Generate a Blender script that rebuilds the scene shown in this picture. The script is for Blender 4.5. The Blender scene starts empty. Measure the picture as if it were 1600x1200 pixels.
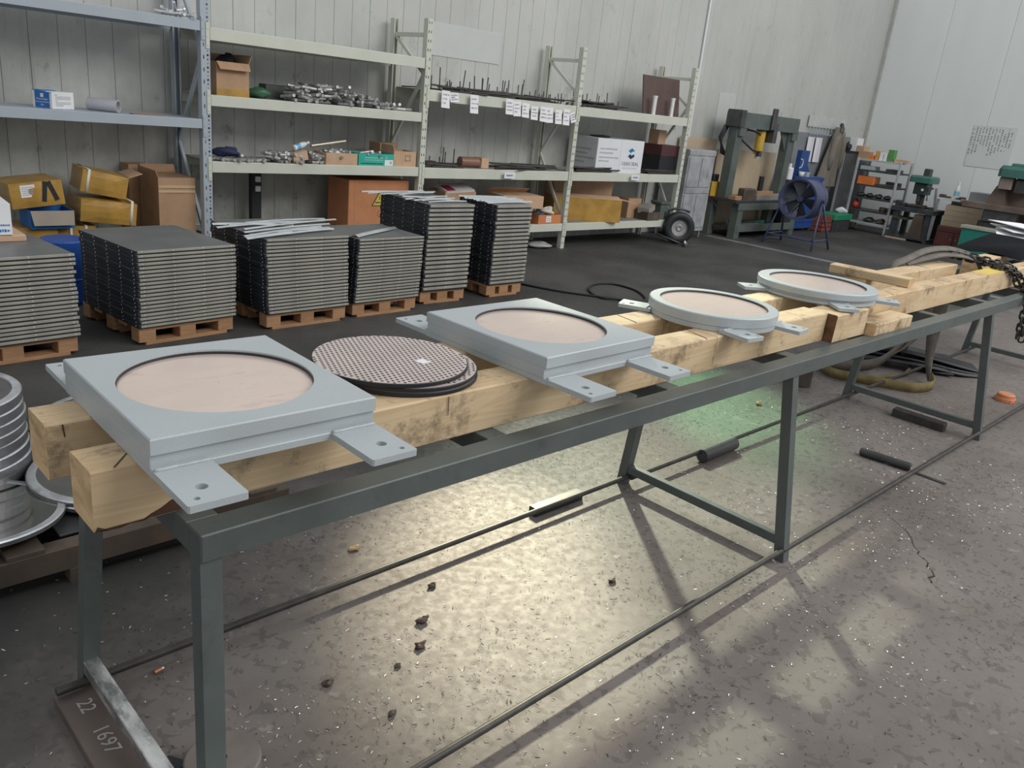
import bpy, bmesh, math, random
from mathutils import Vector, Matrix, Euler
from mathutils.geometry import tessellate_polygon
random.seed(11)
SC = bpy.context.scene
COL = SC.collection
PI = math.pi
R = math.radians
U = random.uniform

# ------------------------------------------------------------------ camera
cam = bpy.data.cameras.new('camera'); co = bpy.data.objects.new('camera', cam); COL.objects.link(co)
cam.sensor_width = 36.0; cam.lens = 36.0 * 1274.33 / 1600; cam.clip_start = .05; cam.clip_end = 80
_y, _p, _r = R(44.1838), R(-18.9536), R(6.0967)
fw = Vector((math.cos(_y)*math.cos(_p), math.sin(_y)*math.cos(_p), math.sin(_p)))
rt = fw.cross(Vector((0, 0, 1))).normalized(); up = rt.cross(fw)
r2 = rt*math.cos(_r) + up*math.sin(_r); u2 = up*math.cos(_r) - rt*math.sin(_r)
m = Matrix((r2, u2, -fw)).transposed().to_4x4(); m.translation = (0, 0, 1.5)
co.matrix_world = m
SC.camera = co

# ------------------------------------------------------------------ light and exposure
SC.view_settings.view_transform = 'Standard'
SC.view_settings.look = 'None'
SC.view_settings.gamma = 1.0
SC.view_settings.use_curve_mapping = False
SC.view_settings.exposure = 0.1
w = bpy.data.worlds.new('daylight'); SC.world = w; w.use_nodes = True
bg = w.node_tree.nodes['Background']; bg.inputs[0].default_value = (.93, .95, .97, 1); bg.inputs[1].default_value = .55

def lamp(kind, name, loc, target, energy, col, **kw):
    l = bpy.data.lights.new(name, kind); l.energy = energy; l.color = col
    for k, v in kw.items(): setattr(l, k, v)
    o = bpy.data.objects.new(name, l); COL.objects.link(o); o.location = loc
    o.rotation_euler = (Vector(target) - Vector(loc)).to_track_quat('-Z', 'Y').to_euler()
    return o
# area lamp added overhead on the right as a broad soft fill
lamp('AREA', 'overhead_fill', (7.5, -3.5, 7.0), (6.0, 3.2, .4), 620, (1.0, .98, .95), shape='RECTANGLE', size=9, size_y=4.5)
# high clerestory panes above the racks: beams that reach the floor under the work table
D = Vector((.66, .75, .66)).normalized()
def beam(name, tgt, dist, energy, col, ang, rad=.09, blend=1.0):
    t = Vector(tgt); lamp('SPOT', name, t + D*dist, t, energy, col, spot_size=R(ang), spot_blend=blend, shadow_soft_size=rad)
beam('clerestory_beam_warm', (1.75, 1.7, 0), 6.3, 2700, (1.0, .88, .64), 11)
beam('clerestory_beam_green', (4.0, 2.15, 0), 5.6, 1700, (.52, 1.0, .52), 11.5)
beam('clerestory_beam_pale', (2.35, 1.45, 0), 6.4, 1900, (.96, 1.0, .74), 21)
beam('clerestory_beam_right', (2.6, .15, 0), 7.6, 160, (1.0, .96, .9), 16)

# ------------------------------------------------------------------ materials
def nd(nt, t, **kw):
    n = nt.nodes.new(t)
    for k, v in kw.items():
        if k in n.inputs: n.inputs[k].default_value = v
        else: setattr(n, k, v)
    return n
def M(name, col, rough=.55, metal=0.0, var=.12, scale=6.0, bump=0.0, bscale=80.0, dirt=0.0, dcol=(.05, .045, .04), dscale=3.0, stretch=(1, 1, 1), spec=.5, dth=.56):
    mt = bpy.data.materials.new(name); mt.use_nodes = True; nt = mt.node_tree; L = nt.links.new
    b = nt.nodes['Principled BSDF']; b.inputs['Roughness'].default_value = rough; b.inputs['Metallic'].default_value = metal
    b.inputs['Specular IOR Level'].default_value = spec
    tc = nd(nt, 'ShaderNodeTexCoord'); mp = nd(nt, 'ShaderNodeMapping'); mp.inputs['Scale'].default_value = stretch
    L(tc.outputs['Object'], mp.inputs[0])
    n1 = nd(nt, 'ShaderNodeTexNoise'); n1.inputs['Scale'].default_value = scale; n1.inputs['Detail'].default_value = 5
    L(mp.outputs[0], n1.inputs[0])
    r = nd(nt, 'ShaderNodeMapRange'); r.inputs[1].default_value = .25; r.inputs[2].default_value = .75
    r.inputs[3].default_value = 1 - var; r.inputs[4].default_value = 1 + var
    L(n1.outputs['Fac'], r.inputs[0])
    mx = nd(nt, 'ShaderNodeVectorMath', operation='SCALE'); mx.inputs[0].default_value = col; L(r.outputs[0], mx.inputs['Scale'])
    out = mx.outputs[0]
    if dirt:
        n2 = nd(nt, 'ShaderNodeTexNoise'); n2.inputs['Scale'].default_value = dscale; n2.inputs['Detail'].default_value = 7; n2.inputs['Roughness'].default_value = .7
        L(mp.outputs[0], n2.inputs[0])
        r2_ = nd(nt, 'ShaderNodeMapRange'); r2_.inputs[1].default_value = dth; r2_.inputs[2].default_value = dth + .14; r2_.inputs[3].default_value = 0; r2_.inputs[4].default_value = dirt
        L(n2.outputs['Fac'], r2_.inputs[0])
        mi = nd(nt, 'ShaderNodeMix', data_type='RGBA'); L(r2_.outputs[0], mi.inputs[0]); L(out, mi.inputs[6]); mi.inputs[7].default_value = (*dcol, 1)
        out = mi.outputs[2]
    L(out, b.inputs['Base Color'])
    if bump:
        n3 = nd(nt, 'ShaderNodeTexNoise'); n3.inputs['Scale'].default_value = bscale; n3.inputs['Detail'].default_value = 4
        L(mp.outputs[0], n3.inputs[0])
        bp = nd(nt, 'ShaderNodeBump'); bp.inputs['Strength'].default_value = bump; bp.inputs['Distance'].default_value = .004
        L(n3.outputs['Fac'], bp.inputs['Height']); L(bp.outputs[0], b.inputs['Normal'])
    return mt
def M_wood(name, c1, c2, stain=.5, ax=0, sth=.58):
    mt = bpy.data.materials.new(name); mt.use_nodes = True; nt = mt.node_tree; L = nt.links.new
    b = nt.nodes['Principled BSDF']; b.inputs['Roughness'].default_value = .72
    tc = nd(nt, 'ShaderNodeTexCoord'); oi = nd(nt, 'ShaderNodeObjectInfo'); ad = nd(nt, 'ShaderNodeVectorMath', operation='ADD')
    mp = nd(nt, 'ShaderNodeMapping'); s = [9, 9, 9]; s[ax] = .8; mp.inputs['Scale'].default_value = s
    L(tc.outputs['Object'], ad.inputs[0]); L(oi.outputs['Random'], ad.inputs[1]); L(ad.outputs[0], mp.inputs[0])
    n = nd(nt, 'ShaderNodeTexNoise'); n.inputs['Scale'].default_value = 1.6; n.inputs['Detail'].default_value = 4; n.inputs['Distortion'].default_value = 1.2; L(mp.outputs[0], n.inputs[0])
    wv = nd(nt, 'ShaderNodeMath', operation='SINE'); ml = nd(nt, 'ShaderNodeMath', operation='MULTIPLY'); ml.inputs[1].default_value = 38
    L(n.outputs['Fac'], ml.inputs[0]); L(ml.outputs[0], wv.inputs[0])
    mr = nd(nt, 'ShaderNodeMapRange'); mr.inputs[1].default_value = -1; mr.inputs[2].default_value = 1; L(wv.outputs[0], mr.inputs[0])
    f1 = nd(nt, 'ShaderNodeMath', operation='MULTIPLY_ADD'); f1.inputs[1].default_value = .42; f1.inputs[2].default_value = 0; L(mr.outputs[0], f1.inputs[0])
    f2 = nd(nt, 'ShaderNodeMath', operation='ADD', use_clamp=True); n4 = nd(nt, 'ShaderNodeMapRange'); n4.inputs[1].default_value = .35; n4.inputs[2].default_value = .7; n4.inputs[4].default_value = .6
    n5 = nd(nt, 'ShaderNodeTexNoise'); n5.inputs['Scale'].default_value = 2.4; n5.inputs['Detail'].default_value = 3; L(ad.outputs[0], n5.inputs[0]); L(n5.outputs['Fac'], n4.inputs[0])
    L(f1.outputs[0], f2.inputs[0]); L(n4.outputs[0], f2.inputs[1])
    mx = nd(nt, 'ShaderNodeMix', data_type='RGBA'); L(f2.outputs[0], mx.inputs[0]); mx.inputs[6].default_value = (*c1, 1); mx.inputs[7].default_value = (*c2, 1)
    n6 = nd(nt, 'ShaderNodeTexNoise'); n6.inputs['Scale'].default_value = 7; n6.inputs['Detail'].default_value = 8; n6.inputs['Roughness'].default_value = .75; L(ad.outputs[0], n6.inputs[0])
    m6 = nd(nt, 'ShaderNodeMapRange'); m6.inputs[1].default_value = sth; m6.inputs[2].default_value = sth + .16; m6.inputs[4].default_value = stain; L(n6.outputs['Fac'], m6.inputs[0])
    m2 = nd(nt, 'ShaderNodeMix', data_type='RGBA'); L(m6.outputs[0], m2.inputs[0]); L(mx.outputs[2], m2.inputs[6]); m2.inputs[7].default_value = (.06, .04, .028, 1)
    L(m2.outputs[2], b.inputs['Base Color'])
    bp = nd(nt, 'ShaderNodeBump'); bp.inputs['Strength'].default_value = .25; bp.inputs['Distance'].default_value = .003; L(n.outputs['Fac'], bp.inputs['Height']); L(bp.outputs[0], b.inputs['Normal'])
    return mt

# ------------------------------------------------------------------ mesh builder
class MB:
    def __init__(s): s.v = []; s.f = []; s.m = []; s.sm = []
    def add(s, vs, fs, m=0, smooth=False):
        k = len(s.v); s.v += [tuple(v) for v in vs]
        for f in fs: s.f.append(tuple(i + k for i in f)); s.m.append(m); s.sm.append(smooth)
        return s
    def box(s, x0, x1, y0, y1, z0, z1, m=0, X=None):
        vs = [Vector(p) for p in ((x0,y0,z0),(x1,y0,z0),(x1,y1,z0),(x0,y1,z0),(x0,y0,z1),(x1,y0,z1),(x1,y1,z1),(x0,y1,z1))]
        if X is not None: vs = [X @ v for v in vs]
        return s.add(vs, ((0,3,2,1),(4,5,6,7),(0,1,5,4),(1,2,6,5),(2,3,7,6),(3,0,4,7)), m)
    def bbox(s, x0, x1, y0, y1, z0, z1, b=.003, m=0, X=None):      # box with chamfered vertical and top edges
        def ring(i, z): return [(x0+i, y0+b+0*i, z), (x0+b, y0+i, z), (x1-b, y0+i, z), (x1-i, y0+b, z), (x1-i, y1-b, z), (x1-b, y1-i, z), (x0+b, y1-i, z), (x0+i, y1-b, z)]
        rs = [ring(0, z0), ring(0, z1-b), ring(b*.7, z1)]
        vs = [Vector(p) for r_ in rs for p in r_]
        if X is not None: vs = [X @ v for v in vs]
        fs = [tuple(range(7, -1, -1)), tuple(range(16, 24))]
        for k in (0, 8):
            for i in range(8): j = (i+1) % 8; fs.append((k+i, k+j, k+8+j, k+8+i))
        return s.add(vs, fs, m)
    def plate(s, outer, holes, z0, z1, m=0, X=None):                # flat plate with true holes (outer and holes are lists of 2-d points)
        polys = [outer] + holes; flat = [p for q in polys for p in q]
        tris = tessellate_polygon([[Vector((p[0], p[1], 0)) for p in q] for q in polys]); n = len(flat)
        vs = [Vector((p[0], p[1], z0)) for p in flat] + [Vector((p[0], p[1], z1)) for p in flat]
        fs = []
        for a, b_, c in tris:
            A, B, C_ = flat[a], flat[b_], flat[c]
            cr = (B[0]-A[0])*(C_[1]-A[1]) - (B[1]-A[1])*(C_[0]-A[0])
            if cr < 0: b_, c = c, b_
            fs.append((a+n, b_+n, c+n)); fs.append((c, b_, a))
        k = 0
        for q in polys:
            l = len(q)
            ar = sum(q[i][0]*q[(i+1) % l][1] - q[(i+1) % l][0]*q[i][1] for i in range(l))
            hole = q is not outer
            for i in range(l):
                j = (i+1) % l; f = (k+i, k+j, k+j+n, k+i+n)
                if (ar < 0) != hole: f = f[::-1]
                fs.append(f)
            k += l
        if X is not None: vs = [X @ v for v in vs]
        return s.add(vs, fs, m)
    def cyl(s, p0, p1, r0, r1=None, n=14, m=0, caps=True, mcap=None):
        p0, p1 = Vector(p0), Vector(p1); r1 = r0 if r1 is None else r1
        d = (p1-p0).normalized(); a = d.orthogonal().normalized(); b = d.cross(a)
        vs = [p0 + (a*math.cos(2*PI*i/n) + b*math.sin(2*PI*i/n))*r0 for i in range(n)] + [p1 + (a*math.cos(2*PI*i/n) + b*math.sin(2*PI*i/n))*r1 for i in range(n)]
        s.add(vs, [(i, (i+1) % n, n+(i+1) % n, n+i) for i in range(n)], m, True)
        if caps:
            mc = m if mcap is None else mcap
            s.add(vs[:n], [tuple(range(n-1, -1, -1))], mc); s.add(vs[n:], [tuple(range(n))], mc)
        return s
    def lathe(s, prof, n=40, c=(0, 0, 0), X=None, m=0, smooth=False):
        vs = []; fs = []; k = len(prof)
        for i in range(n):
            a = 2*PI*i/n
            for r, z in prof: vs.append(Vector((r*math.cos(a), r*math.sin(a), z)))
        if X is not None: vs = [X @ v for v in vs]
        vs = [v + Vector(c) for v in vs]
        for i in range(n):
            j = (i+1) % n
            for q in range(k-1): fs.append((i*k+q, j*k+q, j*k+q+1, i*k+q+1))
        return s.add(vs, fs, m, smooth)
    def tube(s, path, r, n=7, m=0, rr=None):
        P_ = [Vector(p) for p in path]; vs = []; fs = []; a = None
        for i, p in enumerate(P_):
            d = (P_[min(i+1, len(P_)-1)] - P_[max(i-1, 0)]).normalized()
            a = d.orthogonal().normalized() if a is None else (a - d*a.dot(d)).normalized()
            b = d.cross(a); q = rr[i] if rr else r
            vs += [p + (a*math.cos(2*PI*k/n) + b*math.sin(2*PI*k/n))*q for k in range(n)]
        for i in range(len(P_)-1):
            for k in range(n): fs.append((i*n+k, i*n+(k+1) % n, (i+1)*n+(k+1) % n, (i+1)*n+k))
        fs.append(tuple(range(n-1, -1, -1))); e = (len(P_)-1)*n; fs.append(tuple(range(e, e+n)))
        return s.add(vs, fs, m, True)
    def ribbon(s, path, wvec, th=.004, m=0):                          # strap: a thick band swept along path, wvec a vector or list of vectors
        P_ = [Vector(p) for p in path]; n = len(P_); vs = []; fs = []
        for i, p in enumerate(P_):
            d = (P_[min(i+1, n-1)] - P_[max(i-1, 0)]).normalized()
            wv_ = Vector(wvec[i]) if isinstance(wvec, list) else Vector(wvec)
            nn = d.cross(wv_).normalized()*th/2
            vs += [p - wv_/2 - nn, p + wv_/2 - nn, p + wv_/2 + nn, p - wv_/2 + nn]
        for i in range(n-1):
            for k in range(4): fs.append((i*4+k, i*4+(k+1) % 4, i*4+4+(k+1) % 4, i*4+4+k))
        fs.append((3, 2, 1, 0)); e = 4*(n-1); fs.append((e, e+1, e+2, e+3))
        return s.add(vs, fs, m, True)
    def grid(s, fn, nu, nv, m=0, smooth=True, th=0):
        vs = [Vector(fn(i/nu, j/nv)) for i in range(nu+1) for j in range(nv+1)]
        q = lambda i, j: i*(nv+1)+j
        s.add(vs, [(q(i, j), q(i+1, j), q(i+1, j+1), q(i, j+1)) for i in range(nu) for j in range(nv)], m, smooth)
        return s
    def mesh(s, name, mats):
        me = bpy.data.meshes.new(name); me.from_pydata(s.v, [], s.f)
        for mt in (mats if isinstance(mats, (list, tuple)) else [mats]): me.materials.append(mt)
        me.polygons.foreach_set('material_index', s.m); me.polygons.foreach_set('use_smooth', s.sm); me.update()
        return me
    def build(s, name, mats, parent=None, w=False, origin=None, fix=False):
        if w and parent is not None:
            inv = parent.matrix_basis.inverted()
            if parent.parent: inv = (parent.parent.matrix_basis @ parent.matrix_basis).inverted()
            s.v = [tuple(inv @ Vector(v)) for v in s.v]
        loc = Vector((0, 0, 0))
        if parent is None:
            xs, ys, zs = zip(*s.v)
            loc = Vector(origin) if origin else Vector(((min(xs)+max(xs))/2, (min(ys)+max(ys))/2, min(zs)))
            s.v = [tuple(Vector(v) - loc) for v in s.v]
        me = s.mesh(name, mats)
        if fix:
            bm = bmesh.new(); bm.from_mesh(me); bmesh.ops.recalc_face_normals(bm, faces=bm.faces); bm.to_mesh(me); bm.free()
        o = bpy.data.objects.new(name, me); COL.objects.link(o); o.location = loc; o.parent = parent
        return o
def tag(o, label=None, cat=None, group=None, kind=None):
    if label: o['label'] = label
    if cat: o['category'] = cat
    if group: o['group'] = group
    if kind: o['kind'] = kind
    return o
def T(name, label, cat, loc, rz=0.0, group=None, rot=None):          # an Empty at the base of the thing, parent of its parts
    o = bpy.data.objects.new(name, None); COL.objects.link(o); o.empty_display_size = .05
    o.location = loc; o.rotation_euler = rot if rot else (0, 0, rz)
    o.matrix_basis = Matrix.LocRotScale(Vector(loc), Euler(o.rotation_euler), Vector((1, 1, 1)))
    return tag(o, label, cat, group)
def copy_tree(o, parent=None):
    c = o.copy(); COL.objects.link(c); c.parent = parent
    for ch in [x for x in o.children]: copy_tree(ch, c)
    return c
def inst(o, name=None, loc=None, rot=None, parent=None):             # a further object on the same mesh
    c = bpy.data.objects.new(name or o.name.split('.')[0], o.data); COL.objects.link(c); c.parent = parent
    if loc is not None: c.location = loc
    if rot is not None: c.rotation_euler = rot
    return c
def struct(o): o['kind'] = 'structure'; return o
def text(s, size, X, mat, parent=None, name='lettering', ext=.0004, align='CENTER'):
    cu = bpy.data.curves.new(name, 'FONT'); cu.body = s; cu.size = size; cu.align_x = align; cu.align_y = 'CENTER'; cu.extrude = ext; cu.resolution_u = 2
    t = bpy.data.objects.new('tmp', cu); COL.objects.link(t)
    me = bpy.data.meshes.new_from_object(t.evaluated_get(bpy.context.evaluated_depsgraph_get()))
    bpy.data.objects.remove(t); bpy.data.curves.remove(cu)
    me.transform(X); me.materials.clear(); me.materials.append(mat); me.name = name
    o = bpy.data.objects.new(name, me); COL.objects.link(o); o.parent = parent
    return o
def XF(loc=(0, 0, 0), rx=0, ry=0, rz=0): return Matrix.Translation(loc) @ Euler((rx, ry, rz)).to_matrix().to_4x4()
def circ(r, n, c=(0, 0), a0=0): return [(c[0]+r*math.cos(a0+2*PI*i/n), c[1]+r*math.sin(a0+2*PI*i/n)) for i in range(n)]

# shared materials
m_gray = M('bearing_grey_paint', (.455, .50, .52), .36, var=.05, scale=4, bump=.12, bscale=260)
m_mirror = M('polished_steel_pink', (.88, .73, .655), .17, .42, var=.05, scale=7, dirt=.35, dcol=(.42, .28, .24), dscale=7, stretch=(1, 3.4, 1), dth=.585)
m_shade_plug = M('shade_plug_black', (.02, .02, .025), .45)  # black for the painted recess shade and for the disc plugs
m_timber = M_wood('pine_timber', (.70, .55, .355), (.55, .39, .22), .85, 0, .525)
m_timberY = M_wood('pine_timber_cross', (.70, .565, .385), (.56, .405, .24), .8, 1, .53)
m_endgrain = M('end_grain', (.66, .46, .25), .8, var=.3, scale=14, stretch=(1, 1, 2.5), dirt=.6, dscale=9, dth=.58)
m_darkend = M('dark_end_grain', (.15, .075, .035), .85, var=.5, scale=30)
m_table = M('table_grey_paint', (.098, .118, .115), .42, var=.14, scale=9, dirt=.3, dcol=(.03, .03, .03), dscale=14, bump=.1, bscale=150)
m_rod = M('dark_steel_rod', (.060, .056, .053), .5, .3, var=.35, scale=22)
m_bare = M('scratched_bare_steel', (.62, .63, .62), .36, .75, var=.5, scale=18, stretch=(1, .4, 1), dirt=.75, dcol=(.13, .14, .14), dscale=26, dth=.47, bump=.3)
m_steel = M('plate_steel', (.50, .51, .53), .33, .8, var=.2, scale=7, dirt=.4, dcol=(.2, .2, .21), dscale=10)
m_darksteel = M('dark_steel', (.085, .088, .092), .45, .5, var=.3, scale=10)
m_rust = M('rusty_brown_steel', (.10, .078, .062), .6, .2, var=.35, scale=6, dirt=.55, dcol=(.24, .13, .06), dscale=3.2)
m_black = M('black_rubber', (.016, .018, .022), .5, var=.3)
m_cream = M('cream_rack_paint', (.60, .62, .54), .45, var=.06, scale=5, dirt=.6, dcol=(.2, .19, .17), dscale=7, dth=.64)
m_bluegray = M('blue_grey_rack_paint', (.40, .455, .51), .42, var=.05, scale=5, dirt=.35, dcol=(.2, .2, .2), dscale=8, dth=.66)
m_hole = M('dark_slot', (.03, .03, .03), .8)
m_card = M('cardboard', (.44, .28, .17), .8, var=.12, scale=9)
m_card2 = M('pale_cardboard', (.55, .37, .24), .8, var=.12, scale=9)
m_tape = M('yellow_taped_cardboard', (.43, .25, .055), .32, var=.3, scale=7, dirt=.35, dcol=(.28, .16, .04), dscale=6)
m_white = M('white_card', (.80, .81, .83), .6, var=.05)
m_paper = M('white_paper', (.84, .84, .87), .7, var=.05)
m_ink = M('dark_ink', (.03, .035, .05), .7)
m_blueprint = M('blue_print', (.02, .16, .50), .45, var=.1)
m_blue = M('blue_machine_paint', (.018, .07, .25), .4, var=.2, scale=7)
m_fan = M('fan_blue_paint', (.06, .075, .15), .4, var=.3, scale=6, dirt=.4, dcol=(.18, .17, .18), dscale=5)
m_green = M('machine_green_paint', (.05, .16, .13), .4, var=.15)
m_teal = M('teal_card', (.03, .42, .33), .5, var=.12)
m_orange = M('orange_plastic', (.75, .20, .05), .45, var=.12)
m_press = M('press_grey_green', (.105, .13, .12), .5, var=.22, scale=6, dirt=.4, dcol=(.04, .04, .04), dscale=6)
m_brass = M('yellow_cylinder_paint', (.58, .38, .05), .35, var=.2)
m_alu = M('bright_metal', (.72, .73, .74), .35, .85, var=.25, scale=20)
m_strip = M('galvanised_strip', (.74, .78, .80), .3, .8, var=.15, scale=12)
m_stud = M('dull_aluminium', (.50, .50, .49), .42, .55, var=.35, scale=25)

# ================================================================== SETTING
def M_floor():
    mt = bpy.data.materials.new('oily_concrete'); mt.use_nodes = True; nt = mt.node_tree; L = nt.links.new
    b = nt.nodes['Principled BSDF']; b.inputs['Specular IOR Level'].default_value = .32; tc = nd(nt, 'ShaderNodeTexCoord')
    def noise(sc, det, rough=.6, dist=0):
        n = nd(nt, 'ShaderNodeTexNoise'); n.inputs['Scale'].default_value = sc; n.inputs['Detail'].default_value = det; n.inputs['Roughness'].default_value = rough; n.inputs['Distortion'].default_value = dist
        L(tc.outputs['Object'], n.inputs[0]); return n.outputs['Fac']
    def rng(v, a, c, lo=0., hi=1.):
        r = nd(nt, 'ShaderNodeMapRange'); r.interpolation_type = 'SMOOTHSTEP'; r.inputs[1].default_value = a; r.inputs[2].default_value = c; r.inputs[3].default_value = lo; r.inputs[4].default_value = hi
        L(v, r.inputs[0]); return r.outputs[0]
    def mix(f, A, B):
        mx = nd(nt, 'ShaderNodeMix', data_type='RGBA'); L(f, mx.inputs[0])
        for s, i in ((A, 6), (B, 7)):
            if isinstance(s, tuple): mx.inputs[i].default_value = (*s, 1)
            else: L(s, mx.inputs[i])
        return mx.outputs[2]
    def math_(op, a, c):
        n = nd(nt, 'ShaderNodeMath', operation=op)
        for i, s in enumerate((a, c)):
            if isinstance(s, (int, float)): n.inputs[i].default_value = s
            else: L(s, n.inputs[i])
        return n.outputs[0]
    xyz = nd(nt, 'ShaderNodeSeparateXYZ'); L(tc.outputs['Object'], xyz.inputs[0])
    c = mix(rng(noise(1.3, 6), .35, .68), (.158, .138, .127), (.232, .211, .196))            # worn bare concrete
    c = mix(rng(noise(2.6, 8, .7), .52, .70, 0, .55), c, (.15, .128, .125))               # oil staining
    c = mix(rng(noise(25, 3, .55, .7), .575, .592, 0, .52), c, (.10, .09, .082))               # dark flakes
    c = mix(rng(noise(13, 4, .6, .3), .63, .69, 0, .40), c, (.36, .34, .32))              # pale flakes
    c = mix(rng(noise(5, 9, .75), .66, .72, 0, .6), c, (.06, .055, .05))
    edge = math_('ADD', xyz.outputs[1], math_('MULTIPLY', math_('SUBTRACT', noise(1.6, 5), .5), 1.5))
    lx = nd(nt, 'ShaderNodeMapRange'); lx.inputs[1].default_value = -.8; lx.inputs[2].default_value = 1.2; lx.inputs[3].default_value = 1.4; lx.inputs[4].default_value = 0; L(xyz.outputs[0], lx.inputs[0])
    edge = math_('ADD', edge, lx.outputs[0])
    dark = mix(rng(noise(1.0, 6), .35, .65), (.044, .044, .043), (.080, .079, .076))    # darker floor tone for the back and the left end
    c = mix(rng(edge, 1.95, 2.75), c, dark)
    vo = nd(nt, 'ShaderNodeTexVoronoi'); vo.inputs['Scale'].default_value = 160; L(tc.outputs['Object'], vo.inputs[0])
    c = mix(rng(vo.outputs['Distance'], .10, .04, 0, .5), c, (.05, .045, .04))
    L(c, b.inputs['Base Color'])
    L(rng(noise(30, 4), .3, .7, .55, .68), b.inputs['Roughness'])
    bp = nd(nt, 'ShaderNodeBump'); bp.inputs['Strength'].default_value = .25; bp.inputs['Distance'].default_value = .0025
    L(noise(70, 6, .7), bp.inputs['Height']); L(bp.outputs[0], b.inputs['Normal'])
    return mt
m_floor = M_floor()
def M_wall():
    mt = bpy.data.materials.new('grimy_wall_panel'); mt.use_nodes = True; nt = mt.node_tree; L = nt.links.new; b = nt.nodes['Principled BSDF']; b.inputs['Roughness'].default_value = .45
    ge = nd(nt, 'ShaderNodeNewGeometry'); x = nd(nt, 'ShaderNodeSeparateXYZ'); L(ge.outputs['Position'], x.inputs[0])
    def noise(sc, det, st, rough=.6):
        mp = nd(nt, 'ShaderNodeMapping'); mp.inputs['Scale'].default_value = st; L(ge.outputs['Position'], mp.inputs[0])
        n = nd(nt, 'ShaderNodeTexNoise'); n.inputs['Scale'].default_value = sc; n.inputs['Detail'].default_value = det; n.inputs['Roughness'].default_value = rough; L(mp.outputs[0], n.inputs[0]); return n.outputs['Fac']
    def rng(v, a, c, lo, hi):
        r = nd(nt, 'ShaderNodeMapRange'); r.inputs[1].default_value = a; r.inputs[2].default_value = c; r.inputs[3].default_value = lo; r.inputs[4].default_value = hi; L(v, r.inputs[0]); return r.outputs[0]
    def mul(a, c):
        n = nd(nt, 'ShaderNodeMath', operation='MULTIPLY'); L(a, n.inputs[0])
        if isinstance(c, float): n.inputs[1].default_value = c
        else: L(c, n.inputs[1])
        return n.outputs[0]
    def mix(f, A, B):
        mx = nd(nt, 'ShaderNodeMix', data_type='RGBA'); L(f, mx.inputs[0])
        for q, i in ((A, 6), (B, 7)):
            if isinstance(q, tuple): mx.inputs[i].default_value = (*q, 1)
            else: L(q, mx.inputs[i])
        return mx.outputs[2]
    low = rng(x.outputs[2], .2, 2.1, 1.0, .25)          # hands, oil and dust reach the lower wall
    left = rng(x.outputs[0], 2.0, 11.0, 1.0, .35)
    c = mix(rng(noise(1.5, 5, (1, 1, .5)), .3, .7, 0, 1), (.50, .515, .49), (.57, .58, .555))
    c = mix(mul(mul(rng(noise(1.1, 7, (1, 1, .7), .7), .40, .62, 0, .85), low), left), c, (.21, .205, .185))
    c = mix(mul(rng(noise(5.5, 8, (1, 1, .8), .72), .60, .68, 0, .8), low), c, (.10, .095, .085))
    c = mix(mul(rng(noise(7, 6, (1, 1, .08), .7), .58, .70, 0, .5), low), c, (.14, .135, .125))
    L(c, b.inputs['Base Color']); return mt
m_wall = M_wall()
m_wallr = M('wall_panel_white_right', (.74, .78, .775), .42, var=.04, scale=1.2, dirt=.2, dcol=(.4, .41, .4), dscale=2.0, stretch=(1, 2.2, .5), dth=.62)
m_wall_joint = M('panel_joint', (.36, .36, .34), .7)

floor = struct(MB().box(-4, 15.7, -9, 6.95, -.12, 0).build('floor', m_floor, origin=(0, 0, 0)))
wb = struct(MB().box(-4, 15.7, 6.815, 6.95, 0, 4.05).build('wall_back', m_wall_joint, origin=(0, 6.95, 0)))
pm = MB().bbox(-.0932, .0932, -.015, .0, 0, 4.0, .003).mesh('wall_panel', m_wall)
x = -1.0; k = 0
while x < 15.5:
    o = bpy.data.objects.new('wall_panel', pm); COL.objects.link(o); o.parent = wb; o.location = (x+.093, 6.815-6.95+U(-.0015, .0015), 0); x += .188
wr = struct(MB().box(15.575, 15.7, -8, 6.95, 0, 4.6).build('wall_right', M('pale_panel_joint', (.55, .57, .56), .6), origin=(15.7, -.5, 0)))
pr = MB().bbox(-.015, 0, -.498, .498, 0, 4.55, .004).mesh('wall_panel', m_wallr)
for i in range(13):
    o = bpy.data.objects.new('wall_panel', pr); COL.objects.link(o); o.parent = wr; o.location = (-.125, 6.8-.5-i*1.0+.5, 0)
struct(MB().box(15.51, 15.56, 6.74, 6.80, 0, 4.05).build('trim_1', M('corner_trim', (.42, .43, .41), .5)))
# flat steel strip let into the aisle floor
st = MB().bbox(10.10, 10.22, 2.2, 6.35, 0, .006, .002).build('trim_2', M('floor_strip', (.26, .27, .28), .45, .3, var=.25, dirt=.5, dcol=(.09, .09, .09), dscale=5)); struct(st)
# cracks in the slab
ck = M('crack_shadow_dirt', (.03, .028, .026), .9)
for pts in ([(3.42, .98), (3.27, .85), (3.19, .80), (3.15, .745), (3.05, .70), (2.98, .665)], [(3.9, .58), (3.75, .50), (3.55, .49), (3.5, .42)]):
    b = MB(); q = []
    for i in range(len(pts)-1):
        for t in range(4): q.append((pts[i][0]+(pts[i+1][0]-pts[i][0])*t/4+U(-.012, .012), pts[i][1]+(pts[i+1][1]-pts[i][1])*t/4+U(-.012, .012), .0004))
    b.ribbon(q, [(U(.004, .009)*.5, U(.004, .009), 0) for _ in q], .0008); b.build('crack', ck, floor)
# slim conduit running up the back wall
b = MB(); b.cyl((9.93, 6.775, 1.2), (9.93, 6.775, 3.95), .014, n=8); o = b.build('conduit', m_white)
tag(o, 'thin white vertical conduit on the wall above the end of the cream rack', 'conduit')

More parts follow.
